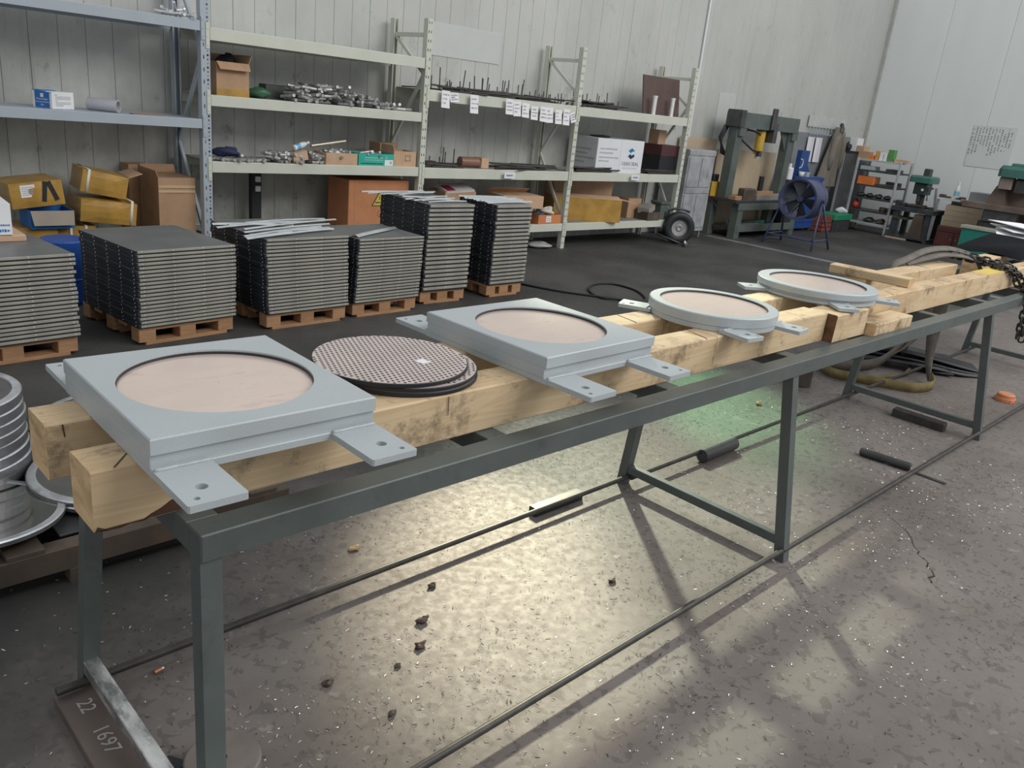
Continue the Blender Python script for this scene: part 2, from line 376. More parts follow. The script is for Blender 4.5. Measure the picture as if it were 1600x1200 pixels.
for x0, x1, z0, z1, nm in ((5.32, 6.28, 1.86, 2.16, 'above the paper tags'), (10.55, 10.98, 1.30, 1.93, 'left of the press')):
    tag(MB().bbox(x0, x1, 6.793, 6.7985, z0, z1, .002).build('wall_patch', M('clean_patch', (.56, .585, .57), .45, var=.03)), 'paler rectangular sheet fixed on the back wall %s' % nm, 'sheet')
# swarf: curled metal turnings nobody could count, and dark grit
def swarf(n, mat, label, rx, ry, lmin, lmax, name, wd, clump=18):
    b = MB(); cs = [(U(*rx), U(*ry)) for _ in range(clump)]
    for i in range(n):
        if U(0, 1) < .6:
            c = random.choice(cs); x, y = c[0]+random.gauss(0, .10), c[1]+random.gauss(0, .08)
        else: x, y = U(*rx), U(*ry)
        a = U(0, 2*PI); l = U(lmin, lmax); cv = U(-1, 1)*1.6; P_ = []
        for t in range(4):
            aa = a+cv*t/3; x += math.cos(aa)*l/3; y += math.sin(aa)*l/3; P_.append((x, y, .0015+U(0, .0022)))
        wv = wd*U(.6, 1.4); vs = []
        for p in P_: vs += [(p[0]-wv*math.sin(a), p[1]+wv*math.cos(a), p[2]), (p[0]+wv*math.sin(a), p[1]-wv*math.cos(a), p[2]+.001)]
        b.add(vs, [(0, 1, 3, 2), (2, 3, 5, 4), (4, 5, 7, 6)])
    o = b.build(name, mat); tag(o, label, 'debris', kind='stuff'); return o
swarf(4200, M('bright_swarf', (.75, .74, .72), .3, .6, var=.3), 'bright curled metal turnings scattered over the concrete floor around the table', (.35, 4.6), (.55, 2.5), .004, .013, 'metal_shavings', .0007, 60)
swarf(5200, M('dark_grit', (.045, .04, .037), .8), 'dark grit and burnt turnings scattered over the concrete floor', (.5, 5.6), (.3, 2.6), .003, .014, 'dark_grit', .0008, 70)

# ================================================================== WORK TABLE
YN, YF, ZT = 1.209, 1.835, .747         # near and far outer faces of the top frame, top level
table = T('work_table', 'long dark grey welded steel frame table carrying the timber beams', 'table', (3.9, 1.5, 0))
def tp(b, n, mt=m_table, par=table): return b.build(n, mt, par, w=True)
tp(MB().bbox(.523, 7.25, YN, YN+.06, ZT-.053, ZT, .003), 'rail'); tp(MB().bbox(.523, 7.25, YF-.06, YF, ZT-.053, ZT, .003), 'rail')
for cx in (.523, 1.245, 1.967, 2.693, 3.41, 4.13, 4.86, 5.58, 6.30, 7.19):
    tp(MB().bbox(cx, cx+.06, YN+.06, YF-.06, ZT-.053, ZT-.0005, .002), 'cross_rail')
LX = (.523, 2.655, 4.85, 6.98)
def legmesh(x, yt, yb, dx=0):
    b = MB(); h = .020; z1 = ZT-.053; vs = []
    for z, y in ((0, yb), (z1, yt)): e = dx if z == 0 else 0; vs += [(x+e, y-h, z), (x+e+.04, y-h, z), (x+e+.04, y+h, z), (x+e, y+h, z)]
    return b.add(vs, ((0,3,2,1),(4,5,6,7),(0,1,5,4),(1,2,6,5),(2,3,7,6),(3,0,4,7)))
rodz = .055; yn_r, yf_r = 1.113, 1.838
for x in LX:
    tp(legmesh(x, YN+.025, 1.16 if x < 1 else 1.115, -.032 if x < 1 else 0), 'leg'); tp(legmesh(x, YF-.025, 1.872, -.032 if x < 1 else 0), 'leg')
for x in LX[1:]:
    tp(MB().bbox(x+.004, x+.036, 1.12, 1.86, .058, .092, .003), 'stretcher')
o = tp(MB().bbox(.496, .532, 1.03, 1.885, .066, .100, .003), 'stretcher', m_bare); o['label'] = 'scratched bare steel end stretcher'
for x0, x1, y in ((.2, 2.68, yn_r), (2.66, 7.3, yn_r-.003), (.43, 2.69, yf_r), (2.66, 7.1, yf_r-.016)):
    b = MB(); b.cyl((x0, y, rodz-.01), (x1, y, rodz-.01), .0105, n=10); o = tp(b, 'stretcher_rod', m_rod); o['label'] = 'round steel stretcher rod'

# ================================================================== TIMBERS on the table
def timber(x0, x1, y0, y1, z0, z1, label, rz=0, mats=None, grp=None):
    cx, cy = (x0+x1)/2, (y0+y1)/2; b = MB(); hx, hy = (x1-x0)/2, (y1-y0)/2; h = z1-z0; c = .004
    n = max(2, int((x1-x0)/.25)); rs = []
    for i in range(n+1):
        x = -hx+2*hx*i/n; e = lambda: U(-.0016, .0016)
        rs.append([(x, -hy+c+e(), 0), (x, -hy+e(), c), (x, -hy+e(), h-c), (x, -hy+c+e(), h-.0005), (x, hy-c+e(), h-.0005), (x, hy+e(), h-c), (x, hy+e(), c), (x, hy-c+e(), 0)])
    vs = [p for r in rs for p in r]
    for i in range(n): b.add([], [])
    fs = [(i*8+k, i*8+8+k, i*8+8+(k+1) % 8, i*8+(k+1) % 8) for i in range(n) for k in range(8)]
    b.add(vs, fs, 0); k0 = 0
    b.add(rs[0], [tuple(range(8))], 1); b.add(rs[-1], [tuple(range(7, -1, -1))], 1)
    o = b.build('timber_beam', mats or [m_timber, m_endgrain], origin=(0, 0, 0), fix=True)
    o.location = (cx, cy, z0); o.rotation_euler = (0, 0, rz)
    return tag(o, label, 'timber', grp)

t0 = timber(.387, 2.268, 1.313, 1.418, ZT, .86, 'squared pine beam in the near row under the two square bearings, its end grain facing the camera')
q = [(-.94+.006+.17*i/16, .002 if i < 16 else .004) for i in range(17)]
MB().plate([(-.9385, .002)] + [(x_, .003) for x_ in (-.85, -.79)] + [(-.775-.16*i/9, .012+.018*math.sin(1.1+i*.55)*(.6+.4*((i*7) % 3)/2)) for i in range(1, 10)], [], 0, .0022, X=Matrix.Translation((0, -.0515, 0)) @ Matrix.Rotation(R(90), 4, 'X')).build('bark_patch', M('dark_bark', (.075, .035, .02), .9, var=.4, scale=30), t0)
timber(2.272, 3.045, 1.313, 1.418, ZT, .86, 'shorter pine beam in the near row under the thinner round bearing')
timber(3.05, 3.335, 1.275, 1.40, ZT, .858, 'short pine block with dark sawn end jutting out toward the near rail', mats=[m_timber, m_darkend])
tD = timber(3.345, 7.3, 1.352, 1.448, ZT, .86, 'long pale pine beam in the near row at the far end of the table, chain draped over it')
timber(3.345, 3.735, 1.236, 1.338, ZT, .798, 'flat pine offcut lying on the near rail beside the short dark-ended block')
tF = timber(.385, 2.30, 1.545, 1.65, ZT, .86, 'squared pine beam in the back row behind the perforated discs, its end beside the first bearing')
timber(2.305, 3.45, 1.545, 1.65, ZT, .858, 'pine beam in the back row under the two round bearings')
tH = timber(4.02, 5.31, 1.585, 1.695, ZT, .86, 'clean pine beam in the back row behind the flat leaning offcut')
timber(5.76, 6.30, 1.59, 1.70, ZT, .86, 'short pine beam in the back row beside the black cloth at the far end')
o = timber(-.19, .19, -.045, .045, 0, .042, 'pine offcut laid across both rows of beams beyond the last round bearing', mats=[m_timber, m_endgrain])
o.location = (4.06, 1.585, .8605); o.rotation_euler = (0, 0, R(-84))

m_saw = M('saw_mark', (.07, .045, .03), .9); m_yel = M('yellow_marking', (.72, .55, .12), .7, var=.1)
def marks(t, items, hy, top):
    b = MB()
    for kind, x, l, sk in items:
        if kind == 't': b.add([(x, -hy, top), (x+.004, -hy, top), (x+sk+.003, -hy+l, top), (x+sk, -hy+l, top)], ((0, 1, 2, 3),))
        else: b.add([(x, -hy-.0022, top-.004), (x+.003, -hy-.0022, top-.004), (x+sk+.002, -hy-.0022, top-l), (x+sk, -hy-.0022, top-l)], ((3, 2, 1, 0),))
    o = b.build('saw_mark', m_saw, t); o['kind'] = 'stuff'
marks(t0, [('t', -.905, .06, .05), ('t', .36, .05, .06), ('t', .10, .04, .02), ('f', -.18, .05, .002), ('f', .33, .03, .004), ('t', .88, .10, .03)], .0525, .1136)
marks(tF, [('t', -.88, .09, .05), ('t', -.84, .10, .07), ('t', -.80, .07, .06), ('t', .80, .10, .02), ('f', -.93, .03, .003)], .0525, .1136)
marks(tD, [('t', -.92, .095, .05), ('t', -.55, .095, .03), ('t', -.30, .095, .04), ('t', .15, .095, .04), ('f', .05, .05, .0), ('t', -1.55, .06, .05)], .048, .1136)
marks(tH, [('t', -.35, .108, .05), ('t', .20, .108, .04), ('f', .25, .03, .002)], .055, .1136)
MB().box(-.22, .14, -.047, .047, .1129, .1135).build('yellow_mark', m_yel, tD)['label'] = 'yellow marking on the beam top'
# ================================================================== BEARINGS
def lug(parent, x, y, dirn, ln=.145, wd=.098, z0=.001, t=.0125, flip=1):
    X = XF((x, y, 0), rz=dirn)           # local +x points outward
    hw = wd/2
    b = MB().plate([(-.01, -hw), (ln-.003, -hw), (ln, -hw+.003), (ln, hw-.003), (ln-.003, hw), (-.01, hw)], [circ(.0105, 16, (ln*.62, .005*flip)), circ(.0055, 12, (ln*.86, .027*flip))], z0, z0+t, X=X)
    l = b.build('lug', m_gray, parent)
    wb_ = MB(); wb_.tube([X @ Vector((.004+U(-.001, .001), -hw+.002+wd*.96*i/14, z0+t+.0015)) for i in range(15)], .0034, 6, rr=[.0034+U(-.0008, .0008) for _ in range(15)])
    wb_.build('weld_bead', m_gray, l)
    return l
def sqpoly(hx, hy, n):        # points on a square outline at equal angles, to pair with a circle
    out = []
    for i in range(n):
        a = 2*PI*(i+.5)/n; c, s = math.cos(a), math.sin(a); k = min(hx/abs(c) if c else 9, hy/abs(s) if s else 9); out.append((c*k, s*k))
    return out
def square_bearing(x, y, rz, w, d, label, lx):
    t = T('square_bearing', label, 'bearing', (x, y, .8605), rz, 'grey painted bearings on the beams')
    hx, hy = w/2, d/2; r = .184
    MB().bbox(-hx+.001, hx-.001, -hy-.002, hy+.002, 0, .0145, .002).build('base_plate', m_gray, t)
    MB().bbox(-hx, hx, -hy+.006, hy-.006, .0145, .040, .001).build('body', m_gray, t)
    b = MB(); z0, z1 = .0405, .069
    n = 72; c = 1.0; k = .0025
    out = [(-hx, -hy), (hx, -hy), (hx, hy), (-hx, hy)]
    b.plate([(-hx+k, -hy+k), (hx-k, -hy+k), (hx-k, hy-k), (-hx+k, hy-k)], [circ(r, n)], z1-.0003, z1)
    rr = lambda i, z: [(-hx+i, -hy+i, z), (hx-i, -hy+i, z), (hx-i, hy-i, z), (-hx+i, hy-i, z)]
    b.add(rr(0, z0)+rr(0, z1-k)+rr(k, z1), [(0, 1, 5, 4), (1, 2, 6, 5), (2, 3, 7, 6), (3, 0, 4, 7), (4, 5, 9, 8), (5, 6, 10, 9), (6, 7, 11, 10), (7, 4, 8, 11), (3, 2, 1, 0)])
    b.lathe([(r, z1), (r, z1-.013)], n)
    b.build('cover_plate', m_gray, t, fix=False)
    MB().lathe([(r-.0005, z1-.004), (r-.0020, z1-.004), (r-.0020, z1-.0102)], n).build('recess_shade_ring', m_shade_plug, t)  # dark band that paints the recess shade around the sliding plate
    b = MB(); b.lathe([(r, z1-.012), (r, z1-.0095), (0.001, z1-.0095)], n); b.build('sliding_plate', m_mirror, t)['label'] = 'polished pink-tinted sliding plate'
    for sx in lx: lug(t, sx, -hy, -PI/2, flip=1 if sx > 0 else -1); lug(t, sx, hy, PI/2, flip=-1 if sx > 0 else 1)
    return t
square_bearing(.679, 1.467, R(-1.2), .433, .462, 'grey square bearing with a pinkish polished disc, nearest the camera', (-.166, .166))
square_bearing(1.622, 1.489, R(.6), .440, .462, 'grey square bearing between the perforated discs and the thinner round bearing', (-.168, .150))
def round_bearing(x, y, rz, r, rd, label, lugs, lip):
    t = T('round_bearing', label, 'bearing', (x, y, .8605), rz, 'grey painted bearings on the beams')
    n = 72; h = .051
    if lip:
        MB().lathe([(0, 0), (r-.006, 0), (r-.004, .002), (r-.004, .012), (r-.012, .013), (r-.012, .024)], n, smooth=False).build('base_plate', m_gray, t)
        prof = [(r-.02, .024), (r-.002, .024), (r, .026), (r, h-.003), (r-.003, h), (rd, h), (rd, h-.010)]
    else:
        MB().lathe([(0, 0), (r-.002, 0), (r-.001, .0015), (r-.001, .017), (r-.002, .0175)], n).build('base_plate', m_gray, t)
        prof = [(r-.002, .018), (r, .0185), (r, h-.003), (r-.003, h), (rd, h), (rd, h-.010)]
    MB().lathe(prof, n).build('cover_plate', m_gray, t)
    MB().lathe([(rd-.0005, h-.003), (rd-.0020, h-.003), (rd-.0020, h-.0085)], n).build('recess_shade_ring', m_shade_plug, t)  # recess shade painted as a dark band, as on the square ones
    MB().lathe([(rd, h-.010), (rd, h-.0078), (.001, h-.0078)], n).build('sliding_plate', m_mirror, t)['label'] = 'polished pink-tinted sliding plate'
    for px, py, a in lugs: lug(t, px, py, a, ln=.105, wd=.085)
    return t
round_bearing(2.495, 1.486, 0, .224, .188, 'grey round bearing with smooth plain rim beside the second square bearing',
    [(-.145, -.165, -PI/2-.12), (.105, -.19, -PI/2+.12), (-.155, .155, PI/2+.45), (.105, .19, PI/2)], False)
c_, s_ = math.cos, math.sin
round_bearing(3.37, 1.53, 0, .247, .200, 'grey round bearing with a lipped rim, farthest of the four bearings',
    [(c_(a)*.232, s_(a)*.232, a) for a in (R(-131), R(-58), R(143), R(46))], True)

# ================================================================== PERFORATED DISCS
m_perf = M('dusty_perforated_steel', (.66, .57, .53), .34, .15, var=.12, scale=9, dirt=.3, dcol=(.3, .25, .24), dscale=5)
def perf(x, y, z, r, rz, label, paper=False):
    t = T('perforated_disc', label, 'disc', (x, y, z), rz, 'perforated discs on the beams')
    MB().lathe([(0, 0), (r-.002, 0), (r, .0015), (r, .0085), (r-.001, .0098), (0, .0098)], 72).build('rubber_body', m_black, t)
    MB().lathe([(r-.0025, .0098), (r-.0025, .0106), (0, .0106)], 72).build('face_plate', m_perf, t)
    b = MB(); p = .0136; k = int(r/p)+2
    for i in range(-k, k+1):
        for j in range(-k, k+1):
            px, py = (i+(j % 2)*.5)*p, j*p*.92
            if px*px+py*py < (r-.006)**2: b.add([(px+(.0037)*math.cos(q*PI/3), py+(.0037)*math.sin(q*PI/3), .0110) for q in range(6)] + [(px+(.0040)*math.cos(q*PI/3), py+(.0040)*math.sin(q*PI/3), .0103) for q in range(6)], [(0, 1, 2, 3, 4, 5)] + [(6+q, 6+(q+1) % 6, (q+1) % 6, q) for q in range(6)])
    o = b.build('lubricant_plug', m_shade_plug, t); o['kind'] = 'stuff'; o['label'] = 'black plugs filling the holes'
    return t
perf(1.155, 1.500, .8605, .185, .3, 'lowest of the three stacked black discs between the square bearings')
perf(1.153, 1.500, .8717, .185, .9, 'middle disc of the perforated stack, its rim peeking out to the right')
d3 = perf(1.130, 1.512, .8829, .186, .12, 'topmost perforated disc with a small white label between the square bearings')
MB().bbox(.030, .058, -.078, -.050, .0112, .0117, .0004).build('paper_label', m_paper, d3)

# ================================================================== STACKS OF STEEL-EDGED RUBBER PADS on pallets
m_top = M('pad_top_sheet', (.19, .20, .20), .42, .25, var=.15, scale=5, dirt=.25, dcol=(.11, .11, .11), dscale=7)
m_edge = M('pad_edge_steel', (.46, .45, .39), .4, .45, var=.16, scale=6, dirt=.35, dcol=(.22, .22, .21), dscale=9)
m_side = M('pad_side_rubber', (.030, .035, .045), .42, .1, var=.3, scale=9)
m_rivet = M('rivet_head', (.85, .85, .84), .3, .6)
m_pallet = M_wood('pallet_wood', (.44, .25, .13), (.30, .16, .08), .5, 0, .58)
def pad(w, d, h):
    t = bpy.data.objects.new('rubber_pad', None); COL.objects.link(t); t.empty_display_size = .05
    g = h*.40
    MB().bbox(-w/2+.004, w/2-.004, -d/2+.012, d/2-.012, 0, h-.0018, .0008).build('rubber_core', m_side, t)
    MB().box(-w/2+.0045, w/2-.0045, -d/2+.0075, d/2-.0075, h-.0018, h-.0006).build('top_sheet', m_top, t)
    for s in (-1, 1):
        y0, y1 = sorted((s*(d/2-.0118), s*d/2)); MB().bbox(-w/2+.012, w/2, y0, y1, g, h-.0008, .0006).build('edge_strip', m_edge, t)
    b = MB(); rr = .0042
    def riv(p, ax):
        n = 6; P0 = Vector(p); a = Vector((0, 0, 1)); q = Vector((1, 0, 0)) if ax == 1 else Vector((0, 1, 0)); o = Vector((0, -.0016, 0)) if ax == 1 else Vector((-.0016, 0, 0))
        b.add([P0+(a*math.sin(2*PI*i/n)+q*math.cos(2*PI*i/n))*rr for i in range(n)] + [P0+o+(a*math.sin(2*PI*i/n)+q*math.cos(2*PI*i/n))*rr*.6 for i in range(n)], [tuple(range(6, 12))] + [(i, (i+1) % n, n+(i+1) % n, n+i) for i in range(n)])
    zc = (g+h)/2
    nx = 4 if w > .5 else 3
    for i in range(nx): riv((-w/2+.035+(w-.06)*i/(nx-1), -d/2, zc), 1)
    for i in range(5): riv((-w/2+.004, -d/2+.05+(d-.1)*i/4, h*.5), 0)
    o = b.build('rivet', m_rivet, t, fix=True); o['kind'] = 'stuff'
    return t
def pallet(x, y, rz, w, d, label):
    t = T('pallet', label, 'pallet', (x, y, 0), rz)
    for px in (-w/2+.05, 0, w/2-.05):
        for py in (-d/2+.05, 0, d/2-.05): MB().bbox(px-.05, px+.05, py-.045, py+.045, .018, .082, .003).build('block', m_pallet, t)
    for py in (-d/2+.05, 0, d/2-.05): MB().bbox(-w/2+.04, w/2-.04, py-.045, py+.045, 0, .018, .002).build('bottom_board', m_pallet, t)
    for i in range(5):
        py = -d/2+.05+(d-.1)*i/4; MB().bbox(-w/2, w/2, py-.045, py+.045, .082, .1, .002).build('deck_board', m_pallet, t)
    return t
ORD = ['topmost', 'second', 'third', 'fourth', 'fifth', 'sixth', 'seventh', 'eighth', 'ninth', 'tenth', 'eleventh']
def ordinal(i, n):          # i counts from the bottom
    k = n-1-i
    return 'topmost' if k == 0 else (ORD[k]+' from top' if k < 11 else ('bottom' if i == 0 else ORD[i]+' from bottom'))
def stack(cx, cy, rz, w, d, z1, n, which, lean=(0, 0), jit=.004):
    pallet(cx, cy+.02, rz, w*.98, d*1.0, 'low wooden pallet under the %s' % which)
    h = (z1-.1)/n; p = pad(w, d, h)
    for i in range(n):
        o = p if i == 0 else copy_tree(p)
        f = i/(n-1)
        o.location = (cx+lean[0]*f+U(-jit, jit), cy+lean[1]*f+U(-jit, jit), .1002+i*h); o.rotation_euler = (0, 0, rz+U(-.006, .006))
        tag(o, 'rubber pad, %s, in the %s' % (ordinal(i, n), which), 'pad', 'pads in the %s' % which)
stack(.985, 4.80, R(5), .64, .64, .548, 20, 'stack cut by the left edge', (-.005, -.01), .007)
stack(1.897, 4.885, R(6.0), .60, .70, .545, 20, 'bare-topped stack second from left', (-.005, -.02))
stack(2.70, 4.87, R(2), .60, .70, .580, 21, 'low stack under the strip pile', (-.03, -.02))
stack(3.345, 4.82, R(1.5), .562, .52, .545, 20, 'low stack with one folded strip', (.012, -.01))
stack(3.975, 4.99, R(-2), .43, .64, .742, 20, 'left tall stack', (.03, .02))
stack(4.605, 4.89, R(0), .395, .46, .740, 20, 'right tall stack', (-.004, -.02))

# loose galvanised strips on the stacks
def strip(x0, y0, z0, x1, y1, z1, wd=.022, bow=.004, lab='', grp=None, th=.0016):
    a, b_ = Vector((x0, y0, z0)), Vector((x1, y1, z1)); d = b_-a; s = Vector((-d.y, d.x, 0)).normalized(); b = MB(); n = 6; vs = []
    for i in range(n+1):
        t = i/n; p = a+d*t+Vector((0, 0, bow*math.sin(PI*t)))
        vs += [p-s*wd/2, p-s*wd*.1+Vector((0, 0, wd*.22)), p+s*wd*.1+Vector((0, 0, wd*.22)), p+s*wd/2, p+s*wd*.1+Vector((0, 0, wd*.22-th)), p-s*wd*.1+Vector((0, 0, wd*.22-th))]
    fs = [(i*6+k, i*6+(k+1) % 6, i*6+6+(k+1) % 6, i*6+6+k) for i in range(n) for k in range(6)] + [(5, 4, 3, 2, 1, 0), tuple(n*6+k for k in range(6))]
    b.add(vs, fs); o = b.build('metal_strip', m_strip, fix=True); return tag(o, lab, 'strip', grp)
G = ('bright galvanised strip in the loose pile across the low stack', 'strips on the low stack')
for i, (x0, y0, x1, y1) in enumerate([(2.30, 4.60, 2.95, 4.80), (2.35, 4.70, 3.05, 4.86), (2.25, 4.86, 2.86, 5.02), (2.36, 4.92, 3.10, 5.00), (2.42, 4.56, 2.98, 4.70), (2.40, 4.80, 3.20, 5.02), (2.28, 4.98, 2.80, 4.90), (2.50, 4.98, 3.16, 5.10), (2.45, 4.66, 2.98, 4.74)]):
    strip(x0, y0, .5815+.004*(i % 4), x1, y1, .5815+.004*((i+2) % 4), U(.03, .045), .006, G[0], G[1])
strip(2.27, 4.52, .583, 2.62, 4.60, .594, .05, .002, 'short bright folded strip overhanging the front left of the low pile')
strip(3.10, 4.62, .549, 3.60, 4.86, .549, .06, .003, 'single bright folded strip lying on the low stack beside the tall stacks')
G = ('bright galvanised strip in the bundle on the left tall stack', 'strips on the left tall stack')
for i, (x0, y0, x1, y1) in enumerate([(3.62, 5.33, 4.18, 5.25), (3.60, 5.22, 4.20, 5.30), (3.66, 5.14, 4.20, 5.18), (3.76, 5.0, 4.15, 4.86), (3.74, 4.94, 4.24, 5.06), (3.76, 4.86, 4.20, 4.92), (3.80, 5.10, 4.26, 5.24), (3.78, 4.80, 4.16, 4.90), (3.85, 4.80, 4.22, 4.80)]):
    strip(x0, y0, .7435+.0045*(i % 4), x1, y1, .7435+.0045*((i+1) % 4), U(.026, .04), .005, G[0], G[1])
G = ('dull galvanised strip in the flat layer on the right tall stack', 'strips on the right tall stack')
for i in range(9):
    y0 = 4.72+i*.042; strip(4.38+U(-.02, .02), y0+.02, .7415+.003*(i % 3), 4.86+U(-.03, .05), y0+U(-.02, .04), .7415+.003*((i+1) % 3), .034, .003, G[0], G[1])

# ================================================================== STORAGE RACKS
YR, YB = 6.169, 6.72
def post_mesh(h, mat, slots=True, name='upright'):
    b = MB(); w = .029; holes = []
    if slots:
        n = int(h/.075)
        for i in range(n):
            z = .05+i*.075
            for sx in (-.013, .013): holes.append([(sx-.0045, z), (sx+.0045, z), (sx+.0045, z+.022), (sx-.0045, z+.022)])
    X = Matrix.Rotation(R(90), 4, 'X')
    b.plate([(-w, 0), (w, 0), (w, h), (-w, h)], holes, 0, .003, X=X)
    b.box(-w, -w+.003, 0, .055, 0, h); b.box(w-.003, w, 0, .055, 0, h); b.box(-w, -w+.014, .052, .055, 0, h); b.box(w-.014, w, .052, .055, 0, h)
    me = b.mesh(name, mat); bm = bmesh.new(); bm.from_mesh(me); bmesh.ops.recalc_face_normals(bm, faces=bm.faces); bm.to_mesh(me); bm.free()
    return me
def keyhole_post(h, mat):
    b = MB(); w = .034; holes = []
    for i in range(int(h/.085)):
        z = .04+i*.085
        holes.append(circ(.0085, 8, (.016, z+.03))); holes.append([(.0115, z-.006), (.0205, z-.006), (.0185, z+.010), (.0135, z+.010)]); holes.append(circ(.0045, 6, (.016, z+.058))); holes.append([(-.017, z), (-.009, z+.004), (-.011, z+.03), (-.019, z+.026)])
    b.plate([(-w, 0), (w, 0), (w, h), (-w, h)], holes, 0, .003, X=Matrix.Rotation(R(90), 4, 'X'))
    b.box(-w, -w+.003, 0, .06, 0, h); b.box(w-.003, w, 0, .06, 0, h)
    me = b.mesh('upright', mat); bm = bmesh.new(); bm.from_mesh(me); bmesh.ops.recalc_face_normals(bm, faces=bm.faces); bm.to_mesh(me); bm.free()
    return me
def rack(label, xs, levels, mat, h, x0, pmesh, bmesh_, tops=None):
    t = T('storage_rack', label, 'rack', (x0, (YR+YB)/2, 0)); ox, oy = x0, (YR+YB)/2
    for k, x in enumerate(xs):
        hh = 1.0
        for me, y, rz in ((pmesh, YR, 0), (bmesh_, YB, PI)):
            o = bpy.data.objects.new('upright', me); COL.objects.link(o); o.parent = t; o.location = (x-ox, y-oy, 0); o.rotation_euler = (0, 0, rz)
        zs = [.32, 1.0, 1.66] if h < 2.4 else [.25, .95, 1.62, 2.2]
        for z in ([h-.15] if h < 2.4 else []): MB().bbox(x-ox-.016, x-ox+.016, YR+.056-oy, YB-.056-oy, z, z+.035, .002).build('brace', mat, t)
        for i in range(len(zs)-1 + (1 if h < 2.4 else 0)):
            za = zs[i]; zb = (zs+[h-.14])[i+1]; ya, yb = (YR+.05-oy, YB-.05-oy) if i % 2 == 0 else (YB-.05-oy, YR+.05-oy)
            L_ = math.hypot(yb-ya, zb-za); X = XF((x-ox, ya, za), rx=math.atan2(zb-za, yb-ya)); MB().box(-.011, .011, 0, L_, -.014, .014, X=X).build('brace', mat, t)
    for (xa, xb, zt, hb) in levels:
        for y, s in ((YR, -1), (YB, 1)):
            ya, yb = sorted((y-oy+s*.004, y-oy-s*.04))
            bm_ = MB().bbox(xa-ox+.034, xb-ox-.034, ya, yb, zt-hb, zt, .004).build('beam', mat, t)
            if s < 0:
                for xe, d in ((xa, .006), (xb, -.06)):
                    e0 = xe-ox+(.002 if d > 0 else -.032)
                    bb = MB(); bb.bbox(e0-(.0 if d > 0 else 0), e0+.03, y-oy-.010, y-oy-.005, zt-hb-.06, zt+.03, .002)
                    for q in (.0, .055, .11): bb.cyl((e0+.015, y-oy-.0102, zt-hb-.035+q), (e0+.015, y-oy-.0125, zt-hb-.035+q), .007, n=8)
                    bb.build('beam_bracket', mat, bm_)
        MB().box(xa-ox+.035, xb-ox-.035, YR+.042-oy, YB-.042-oy, zt-.006, zt-.001).build('shelf_panel', m_shelf if mat is m_cream else mat, t)
    return t
m_shelf = M('dusty_shelf_sheet', (.30, .30, .28), .6, .1, var=.2, dirt=.5, dcol=(.1, .1, .1))
XU = (2.80, 4.845, 6.915, 8.998)
rk_blue = rack('blue grey steel shelving rack at the left with a white and blue carton', (.70, 2.80), [(.70, 2.80, 1.828, .068), (.70, 2.80, 1.152, .066)], m_bluegray, 2.75, 1.75, keyhole_post(2.75, m_bluegray), post_mesh(2.75, m_bluegray, False))
rk = rack('cream steel shelving rack of three bays along the back wall', (4.845, 6.915, 8.998), [(2.80, 4.845, 1.792, .086), (2.80, 4.845, 1.329, .078), (2.80, 4.845, .848, .08), (2.80, 4.845, .28, .08), (4.845, 6.915, 1.533, .095), (4.845, 6.915, .846, .095), (4.845, 6.915, .28, .08), (6.915, 8.998, 1.532, .095), (6.915, 8.998, .846, .095), (6.915, 8.998, .28, .082)], m_cream, 2.118, 5.9, post_mesh(2.118, m_cream), post_mesh(2.118, m_cream, False))

